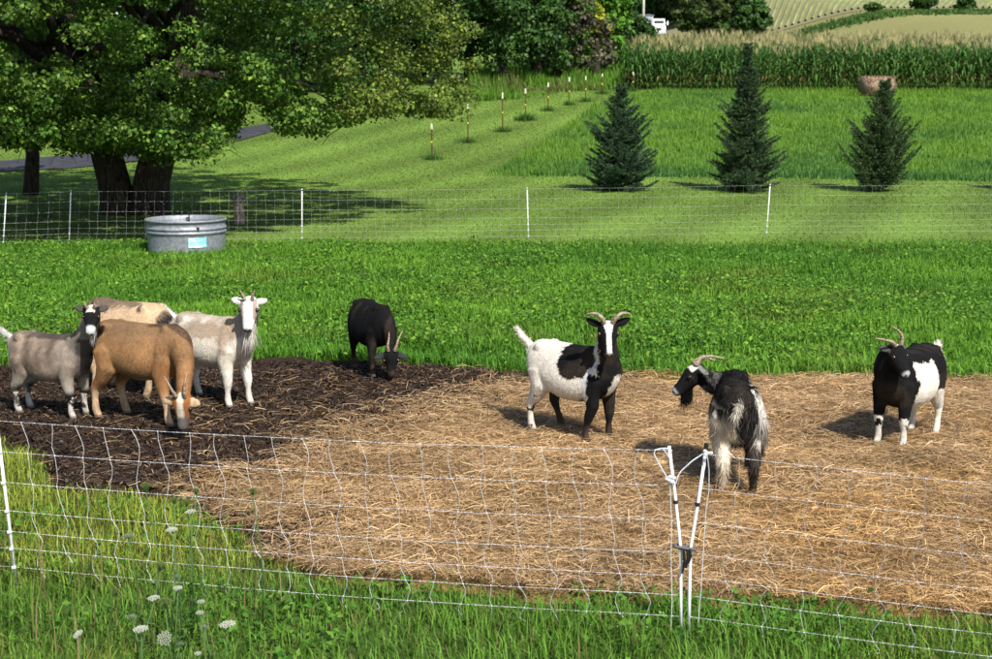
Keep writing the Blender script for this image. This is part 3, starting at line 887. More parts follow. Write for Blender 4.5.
# ------------------------------------------------------------------ steel fence posts along the lawn
tp = [(432, 160, 124), (468, 143, 103), (502.5, 132, 93), (525.5, 121, 89), (548, 112, 83), (569, 105.5, 77.5), (585.5, 103, 76.5), (602, 95, 74), (633, 92, 72)]
tl = ['steel t-post nearest the big tree, top lost in its boughs', 'second steel t-post from the big tree', 'third steel t-post from the big tree',
      'fourth steel t-post, its foot in a round green tuft', 'fifth steel t-post from the big tree', 'sixth steel t-post from the big tree',
      'seventh steel t-post, left of the leftmost spruce top', 'eighth steel t-post, at the tip of the leftmost spruce', 'last steel t-post, at the corner of the corn']
tuft_parts = []
for (px, py, top), lab in zip(tp, tl):
    b = gp(px, py); h = (at(px, top, b.y).z - b.z)
    r = empty("steel_fence_post", b, random.uniform(-.3, .3)); tag(r, lab, 'fence post', 'steel posts across the lawn')
    mb = MB(); mb.box((0, 0, h * .43), (.045, .012, h * .92)); mb.box((0, -.018, h * .43), (.012, .03, h * .918))
    for q in range(9): mb.box((0, -.035, .2 + q * h * .085), (.014, .012, .02))
    mb.build("shaft", M['tpost'], r)
    mb = MB(); mb.box((0, -.004, h * .93), (.056, .05, h * .16), taper=.8)
    mb.build("cap", M['cap'] if 'cap' in M else M.setdefault('cap', plain('cream_cap', (.62, .6, .45), .5, .3, 0, 20, .1)), r)
    mb = MB(); mb.box((0, -.03, h * .5), (.05, .03, .055))
    mb.build("insulator", M['ins'] if 'ins' in M else M.setdefault('ins', plain('yellow_insulator', (.6, .5, .04), .5, .3, 0, 20, .1)), r)
    n = 420 if px == 525.5 else 160
    sg = .2 if px == 525.5 else .16
    P = np.array(b) + rng.normal(0, 1, (n, 3)) * [sg, sg, 0]
    c1 = mixcol(n, [[.045, .12, .016], [.06, .15, .02]], .25)
    hh = rng.uniform(.1, .3, n) * (1.35 if px == 525.5 else 1)
    tuft_parts.append(tri_blades(P, hh, rng.uniform(.015, .03, n), rng.uniform(.1, .8, n), rng.uniform(0, 6.28, n), c1 * .7, c1))
V, T, C = merge(tuft_parts)
tag(npmesh("uncut_grass_tufts", V, tris=T, col=C, mat=M['grass']), 'uncut grass tufts round the feet of the steel posts', 'grass', kind='stuff')

# ------------------------------------------------------------------ hay bale before the corn
M['bale'] = plain('old_hay', (.17, .115, .075), .95, .1, 0, 14, .35, 1.0, (.3, .215, .145))
hb = gz(872, 71.3); hb.z -= .05
r = empty("hay_bale", hb, R(12), .95); tag(r, 'weathered round hay bale at the foot of the corn', 'hay bale')
V, F = [], []
ns, nt = 9, 28
for i in range(ns):
    xx = -.72 + 1.44 * i / (ns - 1); e = (1 - (abs(xx) / .78) ** 6) ** .5
    for k in range(nt):
        a = 2 * math.pi * k / nt
        rr_ = .60 * (.86 + .14 * e) * (1 + random.uniform(-.035, .035))
        zz = .5 + math.sin(a) * rr_ * .82
        V.append((xx + random.uniform(-.02, .02), math.cos(a) * rr_ * 1.08, max(zz, -.03)))
for i in range(ns - 1):
    for k in range(nt):
        k2 = (k + 1) % nt; F.append((i * nt + k, (i + 1) * nt + k, (i + 1) * nt + k2, i * nt + k2))
F.append(tuple(range(nt))); F.append(tuple(range((ns - 1) * nt + nt - 1, (ns - 1) * nt - 1, -1)))
mb = MB(); mb.add(V, F); mb.build("rolled_hay", M['bale'], r, True)
n = 2600; a = rng.uniform(0, 6.28, n); P = np.stack([rng.uniform(-.75, .75, n), np.cos(a) * .64, (.5 + np.sin(a) * .5).clip(0, None)], -1)
V, T, C = leafq(P, rng.normal(0, 1, (n, 3)), rng.uniform(.06, .2, n), mixcol(n, [[.24, .15, .1], [.34, .22, .15], [.16, .1, .065]], .2), .12)
tag(npmesh("loose_hay", V, tris=T, col=C, mat=M['straw'], parent=r), kind='stuff')

# ------------------------------------------------------------------ far truck, shed and pole
M['truckpaint'] = plain('white_truck_paint', (.78, .79, .8), .3, .5, 0, 3, .05)
M['glass'] = plain('dark_glass', (.02, .025, .03), .1, .6, 0, 3, .1)
M['shed'] = plain('grey_cladding', (.42, .45, .5), .6, .3, 0, 2, .15)
M['tyre'] = plain('tyre_rubber', (.015, .015, .015), .9, .2, 0, 20, .2)
M['pole'] = plain('pale_pole', (.55, .52, .46), .9, .1, 0, 3, .15)
M['lamp'] = plain('headlamp_lens', (.6, .62, .6), .1, .6, 0, 10, .1)
D0 = 232.0
tb = gz(656, D0)
tk = empty("truck", tb, R(-4)); tag(tk, 'white truck on the far road seen head on above the corn', 'truck')
def part(name, mat, boxes, parent):
    mb = MB()
    for b in boxes: mb.box(*b)
    return mb.build(name, mat, parent)
part("body", M['truckpaint'], [((0, 1.5, 1.05), (2.1, 2.4, .9)), ((0, .15, .95), (1.95, .7, .8), 0, .92), ((0, 1.7, 2.0), (1.95, 1.9, 1.1), 0, .9)], tk)
part("windscreen", M['glass'], [((0, .80, 2.05), (1.45, .06, .42))], tk)
part("grille", M['glass'], [((0, -.21, .95), (.7, .05, .36))], tk)
part("bumper", M['shed'], [((0, -.2, .42), (2.1, .25, .28))], tk)
for s_ in (-1, 1):
    part("headlight", M['lamp'], [((s_ * .78, -.2, .85), (.3, .06, .3))], tk)
    part("mirror", M['truckpaint'], [((s_ * 1.32, .7, 1.9), (.2, .12, .6)), ((s_ * 1.1, .75, 1.9), (.4, .04, .05))], tk)
    mb = MB(); mb.tube([(s_ * .72, .5, .4), (s_ * 1.02, .5, .4)], .45, 16); mb.build("wheel", M['tyre'], tk)
    mb = MB(); mb.tube([(s_ * .72, 2.6, .4), (s_ * 1.02, 2.6, .4)], .45, 16); mb.build("wheel", M['tyre'], tk)
part("roof_lamp", M['lamp'], [((-.95, 1.0, 2.75), (.1, .1, .35))], tk)
sb = gz(643.5, 236)
sh = empty("shed", sb, R(-20)); tag(sh, 'small pale grey shed beside the white truck', 'shed')
part("wall", M['shed'], [((0, 0, 1.45), (1.5, 2.4, 3.1))], sh); part("roof", M['galv'], [((0, 0, 3.06), (1.8, 2.7, .12))], sh); part("door", M['shed'], [((.1, -1.23, 1.2), (.8, .06, 2.0))], sh)
pb = gz(640.5, 228); pb.z -= .2
po = empty("utility_pole", pb); tag(po, 'pale utility pole rising above the grey shed', 'pole')
mb = MB(); mb.tube([(0, 0, 0), (0, 0, 6), (0, 0, 11.5)], [.2, .18, .14], 10); mb.build("pole", M['pole'], po, True)
part("crossarm", M['pole'], [((0, -.2, 10.8), (2.2, .12, .14))], po)
for s_ in (-.95, 0, .95):
    mb = MB(); mb.tube([(s_, -.2, 10.87), (s_, -.2, 11.05)], [.05, .035], 8); mb.build("insulator", M['lamp'], po)

# ------------------------------------------------------------------ stock tank
tk_ = gp(187, 254)
tank = empty("stock_tank", tk_); tag(tank, 'round galvanised steel stock tank standing in the pasture', 'stock tank')
rT, hT = .605, .55
prof = [(rT - .03, .0), (rT - .012, .02), (rT - .005, .1), (rT - .005, .22), (rT + .004, .30)]
for z0 in (.34, .40):
    prof += [(rT + .004, z0), (rT + .022, z0 + .012), (rT + .026, z0 + .025), (rT + .022, z0 + .038), (rT + .006, z0 + .05)]
prof += [(rT + .008, hT - .03), (rT + .026, hT - .022), (rT + .034, hT - .005), (rT + .026, hT + .012), (rT + .006, hT + .012), (rT - .01, hT - .004), (rT - .012, hT - .1), (rT - .014, .04), (.05, .035)]
mb = MB(); mb.lathe(prof, 64); mb.build("shell", M['galv'], tank, True)
mb = MB(); mb.lathe([(rT - .0145, hT - .055), (.002, hT - .055)], 48); mb.build("water", M['water'], tank, True)
M['label'] = None
m_, nt_, b_, o_ = newmat('tank_sticker'); setp(b_, .5, .3)
tcn = nt_.nodes.new("ShaderNodeTexCoord"); brk = nt_.nodes.new("ShaderNodeTexNoise"); brk.inputs["Scale"].default_value = 9
mpn = nt_.nodes.new("ShaderNodeMapping"); mpn.inputs["Scale"].default_value = (1, 1, 5)
nt_.links.new(tcn.outputs["Object"], mpn.inputs[0]); nt_.links.new(mpn.outputs[0], brk.inputs["Vector"])
rp_ = nt_.nodes.new("ShaderNodeValToRGB"); rp_.color_ramp.elements[0].position = .47; rp_.color_ramp.elements[1].position = .55
rp_.color_ramp.elements[0].color = (.16, .5, .5, 1); rp_.color_ramp.elements[1].color = (.55, .62, .66, 1)
nt_.links.new(brk.outputs[0], rp_.inputs[0]); nt_.links.new(rp_.outputs[0], b_.inputs["Base Color"])
V, F = [], []
for i in range(9):
    a = R(-76 + 27 * i / 8)
    for z in (.15, .305): V.append((math.cos(a) * (rT + .009), math.sin(a) * (rT + .009), z))
for i in range(8): F.append((i * 2, i * 2 + 2, i * 2 + 3, i * 2 + 1))
mb = MB(); mb.add(V, F); st_ = mb.build("sticker", m_, tank); st_["label"] = "white and teal sticker on the tank side"
mb = MB(); mb.tube([(rT * math.cos(R(-62)), rT * math.sin(R(-62)), .45), ((rT + .05) * math.cos(R(-62)), (rT + .05) * math.sin(R(-62)), .45)], .02, 8); mb.build("bolt", M['black'], tank)
mb = MB(); mb.tube([(-.05, .5, hT - .1), (-.06, .55, hT + .02), (-.07, .5, hT + .06)], .012, 6); mb.build("float_arm", M['black'], tank)

# weathered post behind the netting topped with a clump of pale blossom
pp = gp(239, 224)
wp = empty("weathered_post", pp); tag(wp, 'weathered wooden stump post topped with pale pinkish clump, right of the tank', 'post')
M['oldwood'] = plain('weathered_wood', (.28, .19, .15), .95, .1, 0, 12, .4, .8, (.42, .32, .27), (3, 3, .6))
mb = MB(); mb.tube([(0, 0, -.1), (.01, 0, .15), (-.005, 0, .3), (0, 0, .42)], [.115, .105, .1, .108], 10); mb.build("stump", M['oldwood'], wp, True)
n = 700; d = rng.normal(size=(n, 3)); d /= np.linalg.norm(d, axis=1, keepdims=True)
P = d * rng.uniform(.6, 1, (n, 1)) * [.15, .15, .11] + [-.01, 0, .49]
V, T, C = leafq(P, d + rng.normal(0, .4, (n, 3)), rng.uniform(.03, .06, n), mixcol(n, [[.36, .38, .3], [.52, .38, .33], [.6, .56, .5], [.28, .3, .2]], .2), .7)
npmesh("blossom", V, tris=T, col=C, mat=M['leaf'], parent=wp)

# ------------------------------------------------------------------ electric netting
HS = [.88, .72, .56, .41, .30, .21, .11]
def netting(name, label, bases, tops, spacing, rv, rh, pr, knot_r, sag=.012, posts=None, wav=.012):
    """bases / tops: world points of the post feet and heads; each strand, string and post is a part"""
    root = empty(name, bases[0]); tag(root, label, 'fence', None)
    org = Vector(bases[0]); kn = MB()
    for i, (b, t) in enumerate(zip(bases, tops)):
        if posts is not None and not posts[i]: continue
        b, t = Vector(b) - org, Vector(t) - org
        mb = MB(); mb.tube([b.lerp(t, .06), b.lerp(t, .5), b.lerp(t, 1.0)], pr, 8); p = mb.build("post", M['white_post'], root, True)
        mb = MB(); mb.tube([b + (b - t) * .12, b.lerp(t, .065)], pr * .45, 6); mb.build("spike", M['spike'], p)
        for h in HS:
            f = (h / .9)
            mb = MB(); c = b.lerp(t, f); mb.box((c.x, c.y - pr, c.z), (pr * 2.4, pr * 1.6, pr * 1.4)); mb.build("clip", M['white_post'] if h < .8 else M['black'], p)
    def surf(i, u, f):
        b = Vector(bases[i]).lerp(Vector(bases[i + 1]), u); t = Vector(tops[i]).lerp(Vector(tops[i + 1]), u)
        return b.lerp(t, f) - org
    for hi, h in enumerate(HS):
        pts = []
        for i in range(len(bases) - 1):
            L = (Vector(bases[i + 1]) - Vector(bases[i])).length; k = max(4, int(L / .3))
            for j in range(k + (i == len(bases) - 2)):
                u = j / k; q = surf(i, u, h / .9)
                q.z -= math.sin(math.pi * u) * sag * L * .5; q.z += random.uniform(-.002, .002) if 0 < u < 1 else 0
                pts.append(q)
        mb = MB(); mb.tube(pts, rh, 4); mb.build("strand", M['poly'], root)
    for i in range(len(bases) - 1):
        L = (Vector(bases[i + 1]) - Vector(bases[i])).length; k = int(L / spacing)
        ex = (Vector(bases[i + 1]) - Vector(bases[i])).normalized()
        for j in range(1, k):
            u = j / k; pts = []
            dz = math.sin(math.pi * u) * sag * L * .5
            ph = random.uniform(0, 6.28); tilt = random.uniform(-.02, .03)
            hl = HS + [.045]
            for q in range(len(hl) - 1):
                n_ = 4 if rv > .001 else 1
                o0 = random.uniform(-1, 1) * wav * .6
                for w in range(n_):
                    f = w / n_; h = hl[q] * (1 - f) + hl[q + 1] * f
                    p = surf(i, u, h / .9); p.z -= dz
                    off = wav * math.sin(ph + q * 2.1 + f * 3.1) + tilt * (.9 - h) + (math.sin(f * math.pi) * wav * 1.1 * (1 if (j + q) % 2 else -.6))
                    p += ex * off
                    pts.append(p)
                    if w == 0 and knot_r and h > .06: kn.ball(p, knot_r, 5, 3)
            p = surf(i, u, hl[-1] / .9); p.z -= dz; pts.append(p + ex * random.uniform(-.03, .03))
            mb = MB(); mb.tube(pts, rv, 3); mb.build("string", M['string'], root)
    if kn.v: tag(kn.build("knots", M['white_post'], root), kind='stuff')
    return root

gl_b, gl_t = gp(681, 640), at(669, 446, gp(681, 640).y + .03)
gr_b, gr_t = gp(688.5, 641), at(706, 450, gp(688.5, 641).y + .03)
L_b = gp(17, 589); L_t = at(-4, 417, L_b.y - .02)
L2_b = gp(-420, 556); L2_t = L2_b + Vector((0, 0, .9))
netting("electric_netting", 'white electric netting across the left foreground up to the gate posts', [L2_b, L_b, gl_b], [L2_t, L_t, gl_t], .15, .0015, .0012, .0085, .0034, .014, [1, 1, 0], .013)
R_b = gp(1240, 712); R_t = R_b + Vector((0, 0, .9))
netting("electric_netting", 'white electric netting right of the gate posts in the foreground', [gr_b, R_b], [gr_t, R_t], .168, .0012, .0011, .0085, .0032, .01, [0, 1], .016)
# the two gate posts tied together, bowed at the tie
def gate_post(b, t, tie, label):
    r = empty("gate_post", b); tag(r, label, 'fence post', 'leaning white gate posts')
    o = Vector(b); pts = [o.lerp(tie, k) - o for k in (.06, .5)] + [tie - o] + [tie.lerp(t, .5) - o + Vector((.002, 0, 0)), Vector(t) - o]
    mb = MB(); mb.tube(pts, .0078, 10); mb.build("shaft", M['white_post'], r, True)
    mb = MB(); mb.tube([Vector((0, 0, -.1)), pts[0] * 1.05], .004, 6); mb.build("spike", M['spike'], r)
    for f in (.45,):
        c = Vector(tie - o).lerp(Vector(t) - o, f); mb = MB(); mb.tube([c + Vector((0, 0, -.008)), c + Vector((0, 0, .008))], .0125, 8); mb.build("clip", M['black'], r)
    return r
yg = gl_b.y
tieL, tieR = at(680.5, 547, yg), at(690.5, 548, yg)
gate_post(gl_b, gl_t, tieL, 'white gate post leaning left with a rope loop at its head')
g2 = gate_post(gr_b, gr_t, tieR, 'white gate post leaning right with a black tip')
mb = MB(); d_ = Vector(gr_t) - gr_b; mb.tube([d_, d_ * 1.035], .011, 8); mb.build("tip", M['black'], g2)
# black tie strap
cS = (tieL + tieR) / 2; r = empty("tie_strap", cS); tag(r, 'black strap tying the two gate posts together', 'strap')
mb = MB(); mb.tube([tieL - cS + Vector((-.03, -.014, .008)), Vector((0, -.016, 0)), tieR - cS + Vector((.025, -.014, -.004))], .008, 6)
mb.tube([tieR - cS + Vector((.025, .014, -.004)), tieL - cS + Vector((-.03, .014, .008))], .008, 6); mb.build("band", M['black'], r)
mb = MB()
for dx, l in ((-.012, .12), (.004, .09), (.016, .07)):
    mb.tube([(dx, -.02, 0), (dx + .006, -.024, -l * .5), (dx - .004, -.022, -l)], [.006, .008, .005], 5)
mb.build("strap_end", M['black'], r)
# white cord loop and the tie line to the other post
c0 = Vector(gl_t); r = empty("cord", c0); tag(r, 'white cord looped over the left gate post and tied to the right one', 'cord')
W = lambda a, b, dy=-.012: at(a, b, yg + dy) - c0
mb = MB()
lp = [W(672, 451), W(668, 448.5), W(661, 448.5), W(655, 450), W(654, 454), W(659, 464), W(665, 474), W(669, 481)]
mb.tube(lp, .0034, 6)
mb.tube([W(663, 449), W(667, 454), W(672, 462), W(673, 467)], .003, 6)
mb.tube([W(670, 482), W(676, 483), W(678, 476), W(681, 471), W(692, 461), W(704, 453)], .0032, 6)
mb.tube([W(670, 481), W(670.5, 500), W(671.5, 520), W(671, 560), W(672, 600), W(671, 630)], .002, 5)
mb.tube([W(707, 453), W(709, 470), W(709, 490), W(706, 510), W(704, 540), W(701, 590), W(698, 625)], .0018, 5)
mb.build("line", M['string'], r)
mb = MB()
for a, b in ((669, 480), (672, 482), (674, 478), (670, 477), (667, 479)): mb.ball(W(a, b, -.018), (.012, .01, .009), 7, 5)
for a, b in ((705, 451), (708, 453), (711, 453), (706, 455)): mb.ball(W(a, b, -.018), (.010, .009, .008), 7, 5)
mb.build("knot", M['string'], r)

bb = [gp(-245, 247), gp(3, 249), gp(69, 247), gp(302, 245), gp(528.5, 243), gp(766, 239), gp(1006, 237)]
tt = [Vector(b) + Vector((random.uniform(-.03, .03), 0, .93)) for b in bb]
tt[1] += Vector((.12, 0, -.02)); tt[2] += Vector((.06, 0, 0)); tt[5] += Vector((.05, 0, .02))
netting("electric_netting", 'white electric netting along the far side of the pasture', bb, tt, .15, .0009, .0010, .0095, .0022, .004, None, .006)

# ------------------------------------------------------------------ wild carrot in the lower left
M['stem'] = plain('green_stem', (.06, .12, .03), .7, .2, 0, 20, .2)
M['petal'] = plain('white_umbel', (.5, .52, .44), .8, .2, 0, 60, .15)
M['seedhead'] = plain('green_seed_umbel', (.16, .2, .06), .9, .1, 0, 60, .3)
flw = [(128, 532, .62, .05, 1, 'open white wild carrot flower highest on the left, before the netting'), (172, 526, .64, .045, 1, 'open white wild carrot flower level with the highest left one, right of it'),
       (191, 508, .70, .045, 1, 'topmost open white wild carrot flower, against the straw'), (176, 573, .52, .042, 1, 'small white wild carrot flower in the upper middle of the bunch'),
       (178, 585, .5, .035, 1, 'small flat white wild carrot flower under the upper middle one'), (154, 594, .5, .045, 1, 'white wild carrot flower upper left of the big front one'),
       (201, 599, .48, .03, 1, 'small white wild carrot flower at the right of the bunch'), (200, 610, .45, .03, 1, 'tiny white wild carrot flower below the small right one'),
       (228, 619, .48, .06, 1, 'wide flat white wild carrot flower farthest right'), (165, 631, .42, .055, 2, 'large round white wild carrot flower facing the viewer'),
       (180, 641, .4, .03, 1, 'white wild carrot flower touching the large round one'), (141, 624, .45, .055, 1, 'flat white wild carrot flower left of the large round one'),
       (132, 613, .46, .04, 1, 'thin white wild carrot flower above the flat left one'), (79, 630, .42, .04, 1, 'tilted white wild carrot flower alone at the far left'), (204, 624, .44, .035, 1, 'small white wild carrot flower left of the wide flat one'),
       (198, 651, .36, .025, 1, 'tiny white wild carrot flower near the bottom edge'),
       (146, 486, .75, .05, 0, 'closed green seed head before the dark litter, leftmost'), (174, 500, .72, .035, 0, 'closed green seed head second from the left'),
       (196, 491, .74, .035, 0, 'closed green seed head third from the left'), (187, 503, .72, .03, 0, 'small closed green seed head under the topmost flower'), (253, 491, .72, .04, 0, 'closed green seed head farthest right, against the straw'),
       (160, 565, .55, .05, 0, 'flat green seed head above the white bunch'), (165, 602, .5, .05, 0, 'flat green seed head in the middle of the white bunch')]
for px, py, z, rad, kind_, lab in flw:
    hp = at_z(px, py, z)
    root = empty("wild_carrot", (hp.x + random.uniform(-.05, .05), hp.y + random.uniform(-.03, .06), 0)); o = Vector(root.location)
    tag(root, lab, 'wildflower', 'wild carrot plants in the lower left')
    top = hp - o; mb = MB(); mid = Vector((top.x * .3 + random.uniform(-.03, .03), top.y * .3, top.z * .55))
    mb.tube([(0, 0, 0), mid, top - Vector((0, 0, rad * .6))], [.004, .0035, .0028], 5); stem = mb.build("stem", M['stem'], root, True)
    um, rays = MB(), MB(); cen = top - Vector((0, 0, rad * .6))
    nrm = Vector((random.uniform(-.12, .12), -.12, 1)) if kind_ == 1 else Vector((0, -.9, .6)) if kind_ == 2 else Vector((0, 0, 1))
    if px == 79: nrm = Vector((-.5, -.3, .8))
    q = nrm.normalized().to_track_quat('Z', 'Y')
    nr_ = 34; rad *= .55 if kind_ else .9
    for i in range(nr_):
        a = i * 2.4; rr_ = rad * math.sqrt((i + .5) / nr_)
        zc = rad * .6 + (.0 if kind_ else rad * .5 - rr_ * .2) - rr_ * rr_ / rad * .18
        if kind_ == 0: rr_ *= .62
        c = cen + q @ Vector((math.cos(a) * rr_, math.sin(a) * rr_, zc))
        rays.tube([cen, c], .0008, 3, False)
        k_ = rad * .13
        for w in range(7):
            b_ = w * 2.4; d2 = q @ Vector((math.cos(b_) * k_ * math.sqrt(w / 7), math.sin(b_) * k_ * math.sqrt(w / 7), random.uniform(-.003, .003)))
            cc = c + d2; s_ = rad * .05
            v = [cc + q @ Vector((math.cos(e) * s_, math.sin(e) * s_, .002 * (-1) ** j)) for j, e in enumerate((0, 1.57, 3.14, 4.71))]
            um.add(v, [(0, 1, 2, 3)])
    hd = um.build("umbel", M['petal'] if kind_ else M['seedhead'], root); rays.build("rays", M['stem'], hd)
    for w in range(3):
        a = random.uniform(0, 6.28); z0 = top.z * random.uniform(.15, .5); p0 = mid * (z0 / mid.z) if z0 < mid.z else mid
        n = 40; t_ = rng.random(n); Pp = np.array(p0)[None] + np.stack([np.cos(a + rng.normal(0, .3, n)) * t_ * .14, np.sin(a + rng.normal(0, .3, n)) * t_ * .14, t_ * .05 + rng.normal(0, .012, n)], -1)
        V, T, C = leafq(Pp, rng.normal(0, .5, (n, 3)) + [0, 0, 1], rng.uniform(.012, .03, n), mixcol(n, [[.05, .13, .02], [.07, .16, .025]], .2), .3)
        tag(npmesh("feathery_leaf", V, tris=T, col=C, mat=M['grass'], parent=root), kind='stuff')

# ------------------------------------------------------------------ goats
def n3(X, s, seed=0):
    g = np.random.default_rng(seed); t = 0
    for i in range(7):
        k = g.normal(size=3) / s * (1 + .5 * i); t = t + np.sin(X @ k + g.uniform(0, 6.28)) / (1 + .45 * i)
    return t / 3.0

WHT, BLK = np.array([.62, .575, .49]), np.array([.0075, .0072, .0075])
def mixm(c, m, a):
    m = np.clip(m, 0, 1)[:, None]; return c * (1 - m) + np.asarray(a) * m

TORSO0 = [(-.42, .555, .02, .03), (-.405, .55, .07, .08), (-.365, .535, .118, .138), (-.29, .515, .152, .175), (-.18, .497, .172, .19), (-.05, .476, .19, .207),
          (.07, .476, .182, .206), (.17, .49, .155, .202), (.26, .505, .128, .187), (.33, .52, .10, .15), (.38, .535, .055, .09), (.40, .54, .02, .03)]
def catmull(P, k):
    P = [np.array(p, float) for p in P]; out = []
    for q in range(len(P) - 1):
        p0, p1, p2, p3 = P[max(q - 1, 0)], P[q], P[q + 1], P[min(q + 2, len(P) - 1)]
        for w in range(k):
            t = w / k; out.append(.5 * (2 * p1 + (p2 - p0) * t + (2 * p0 - 5 * p1 + 4 * p2 - p3) * t * t + (3 * p1 - p0 - 3 * p2 + p3) * t ** 3))
    return out + [P[-1]]
TORSO = [tuple(float(v) for v in r_) for r_ in catmull(TORSO0, 4)]
EAR = None
def sm_tube(mb, pts, rad, n=12): mb.tube(pts, rad, n)
def bez(a, b, c, d, k):
    return [a * (1 - t) ** 3 + b * (3 * t * (1 - t) ** 2) + c * (3 * t * t * (1 - t)) + d * t ** 3 for t in [i / k for i in range(k + 1)]]

def goat(label, px, py, yaw, s, poll, hdir, coat, horns, name="goat", feet=None, hs=1.1, graze=False, ears=None, tail=(-.5, 0, .70), belly=1.0,
         beard=None, hair=lambda X, H: .021 - .011 * (X[:, 2] < .27), nhair=30000, hornr=.017, neck_r=1.0, seed=0, hornmat=None, collar=None, painted_sheen=0):
    base = gp(px, py)
    for _ in range(3):
        zs = float(floor_h(base.x, base.y)[0]) + .036; base = at_z(px, py, zs)
    root = empty(name, base, yaw, s); tag(root, label, 'goat', 'goats in the pen')
    Mw = Matrix.Translation(base) @ Matrix.Rotation(yaw, 4, 'Z') @ Matrix.Scale(s, 4); Mi = Mw.inverted(); R3 = Matrix.Rotation(-yaw, 3, 'Z')
    ppx, ppy, dY = poll
    pl = Mi @ at(ppx, ppy, base.y + dY)
    h = (R3 @ Vector(hdir)).normalized()
    u = (Vector((0, 0, 1)) - h * h.z).normalized(); sd_ = u.cross(h)
    def H(t, a, b): return pl + (h * t + sd_ * a + u * b) * hs
    mb = MB()
    # torso: egg shaped rings
    n = 32; vs, fs = [], []
    for x, zc, hw, hh in TORSO:
        for k in range(n):
            a = 2 * math.pi * k / n; sn = math.sin(a)
            bl = belly if sn < 0 else 1
            vs.append((x, math.cos(a) * hw * (1 - .16 * sn) * (belly if x < .2 else 1), zc + sn * hh * bl))
    for i in range(len(TORSO) - 1):
        for k in range(n):
            k2 = (k + 1) % n; fs.append((i * n + k, (i + 1) * n + k, (i + 1) * n + k2, i * n + k2))
    fs.append(tuple(range(n))); fs.append(tuple(range(len(TORSO) * n - 1, (len(TORSO) - 1) * n - 1, -1)))
    mb.add(vs, fs)
    feet = feet or {}
    for nm, x0, sgn, front in (('fl', .235, 1, 1), ('fr', .235, -1, 1), ('hl', -.28, 1, 0), ('hr', -.28, -1, 0)):
        dx, dy = feet.get(nm, (0, 0)); y = .098 * sgn
        if front:
            P_ = [(x0 + .02, y * .62, .56), (x0 + .0, y * .92, .45), (x0 - .015, y * 1.0, .35), (x0, y, .26), (x0 + .005 + dx * .55, y + dy * .5, .19), (x0 + dx * .8, y + dy * .8, .12), (x0 + dx, y + dy, .06), (x0 + .012 + dx, y + dy, .03), (x0 + .02 + dx, y + dy, 0)]
            Rr = [(.04, .06), (.062, .085), (.056, .066), (.043, .048), (.036, .039), (.0215, .0225), (.026, .028), (.025, .028), (.031, .037)]
        else:
            P_ = [(x0 + .03, y * .55, .58), (x0 + .035, y * .95, .47), (x0 + .045, y * 1.08, .37), (x0 - .0 + dx * .2, y * 1.05, .285), (x0 - .05 + dx * .5, y + dy * .5, .215), (x0 - .045 + dx * .8, y + dy * .8, .14), (x0 - .03 + dx, y + dy, .06), (x0 - .015 + dx, y + dy, .03), (x0 - .008 + dx, y + dy, 0)]
            Rr = [(.05, .08), (.085, .118), (.074, .092), (.052, .06), (.033, .041), (.0225, .024), (.027, .029), (.026, .028), (.031, .037)]
        mb.tube(P_, [(a_, b_) for a_, b_ in Rr], 10, ref=(1, 0, 0))
    for sg in (-1, 1):
        mb.ball((-.27, .085 * sg, .645), (.05, .035, .04)); mb.ball((-.385, .06 * sg, .585), (.03, .025, .03)); mb.ball((.235, .055 * sg, .645), (.04, .03, .05))
    # neck
    nb = Vector((.20, 0, .53)); end = H(.015, 0, -.015)
    if graze:
        b1 = nb + Vector((.22, 0, .02)); b2 = H(-.16, 0, .02)
    else:
        b1 = nb + Vector((.13, 0, .04)); b2 = H(-.03, 0, -.10) + Vector((0, 0, -.03))
    pts = bez(nb, b1, b2, end, 7)
    neck_r *= .76 if graze else .93
    rn = [(.115, .165), (.112, .15), (.1, .13), (.088, .11), (.076, .093), (.067, .08), (.061, .07), (.05, .058)]
    mb.tube(pts, [(a_ * neck_r, b_ * neck_r) for a_, b_ in rn], 14)
    # head
    rings = [(-.035, .036, .036, -.012), (0, .058, .056, -.004), (.035, .067, .066, 0), (.075, .068, .063, -.006), (.11, .053, .054, -.014), (.15, .041, .044, -.021), (.185, .037, .038, -.024), (.207, .033, .031, -.025), (.219, .02, .019, -.025)]
    n = 14; vs, fs = [], []
    for t, w, hh, uo in rings:
        for k in range(n):
            a = 2 * math.pi * k / n; vs.append(H(t, math.cos(a) * w, uo + math.sin(a) * hh))
    for i in range(len(rings) - 1):
        for k in range(n):
            k2 = (k + 1) % n; fs.append((i * n + k, i * n + k2, (i + 1) * n + k2, (i + 1) * n + k))
    fs.append(tuple(range(n - 1, -1, -1))); fs.append(tuple(range((len(rings) - 1) * n, len(rings) * n)))
    mb.add(vs, fs)
    ears = ears or [(-.02, .145, .05), (-.02, -.145, .05)]
    for et, es, eu in ears:
        sg = 1 if es > 0 else -1
        a, b = H(.015, .045 * sg, .025), H(et, es, eu); c = a.lerp(b, .5) + h * .004
        ax = (b - a).normalized(); fw = u.cross(ax).normalized()
        mb.tube([a, a.lerp(b, .25), c, a.lerp(b, .8), b], [(.02, .018), (.03, .013), (.036, .010), (.027, .0095), (.009, .008)], 10, ref=tuple(ax.cross(u).cross(ax)) if abs(ax.dot(u)) < .9 else None)
    if tail:
        t0, t1 = Vector((-.385, 0, .60)), Vector(tail); mb.tube([t0, t0.lerp(t1, .5) + Vector((-.02, 0, .0)), t1], [(.035, .03), (.03, .024), (.015, .012)], 10)
    tmp = mb.build("goat_tmp", None)
    md = tmp.modifiers.new("r", 'REMESH'); md.mode = 'VOXEL'; md.voxel_size = .0085
    m2 = tmp.modifiers.new("s", 'SMOOTH'); m2.factor = .5; m2.iterations = 7
    dg = bpy.context.evaluated_depsgraph_get(); dg.update()
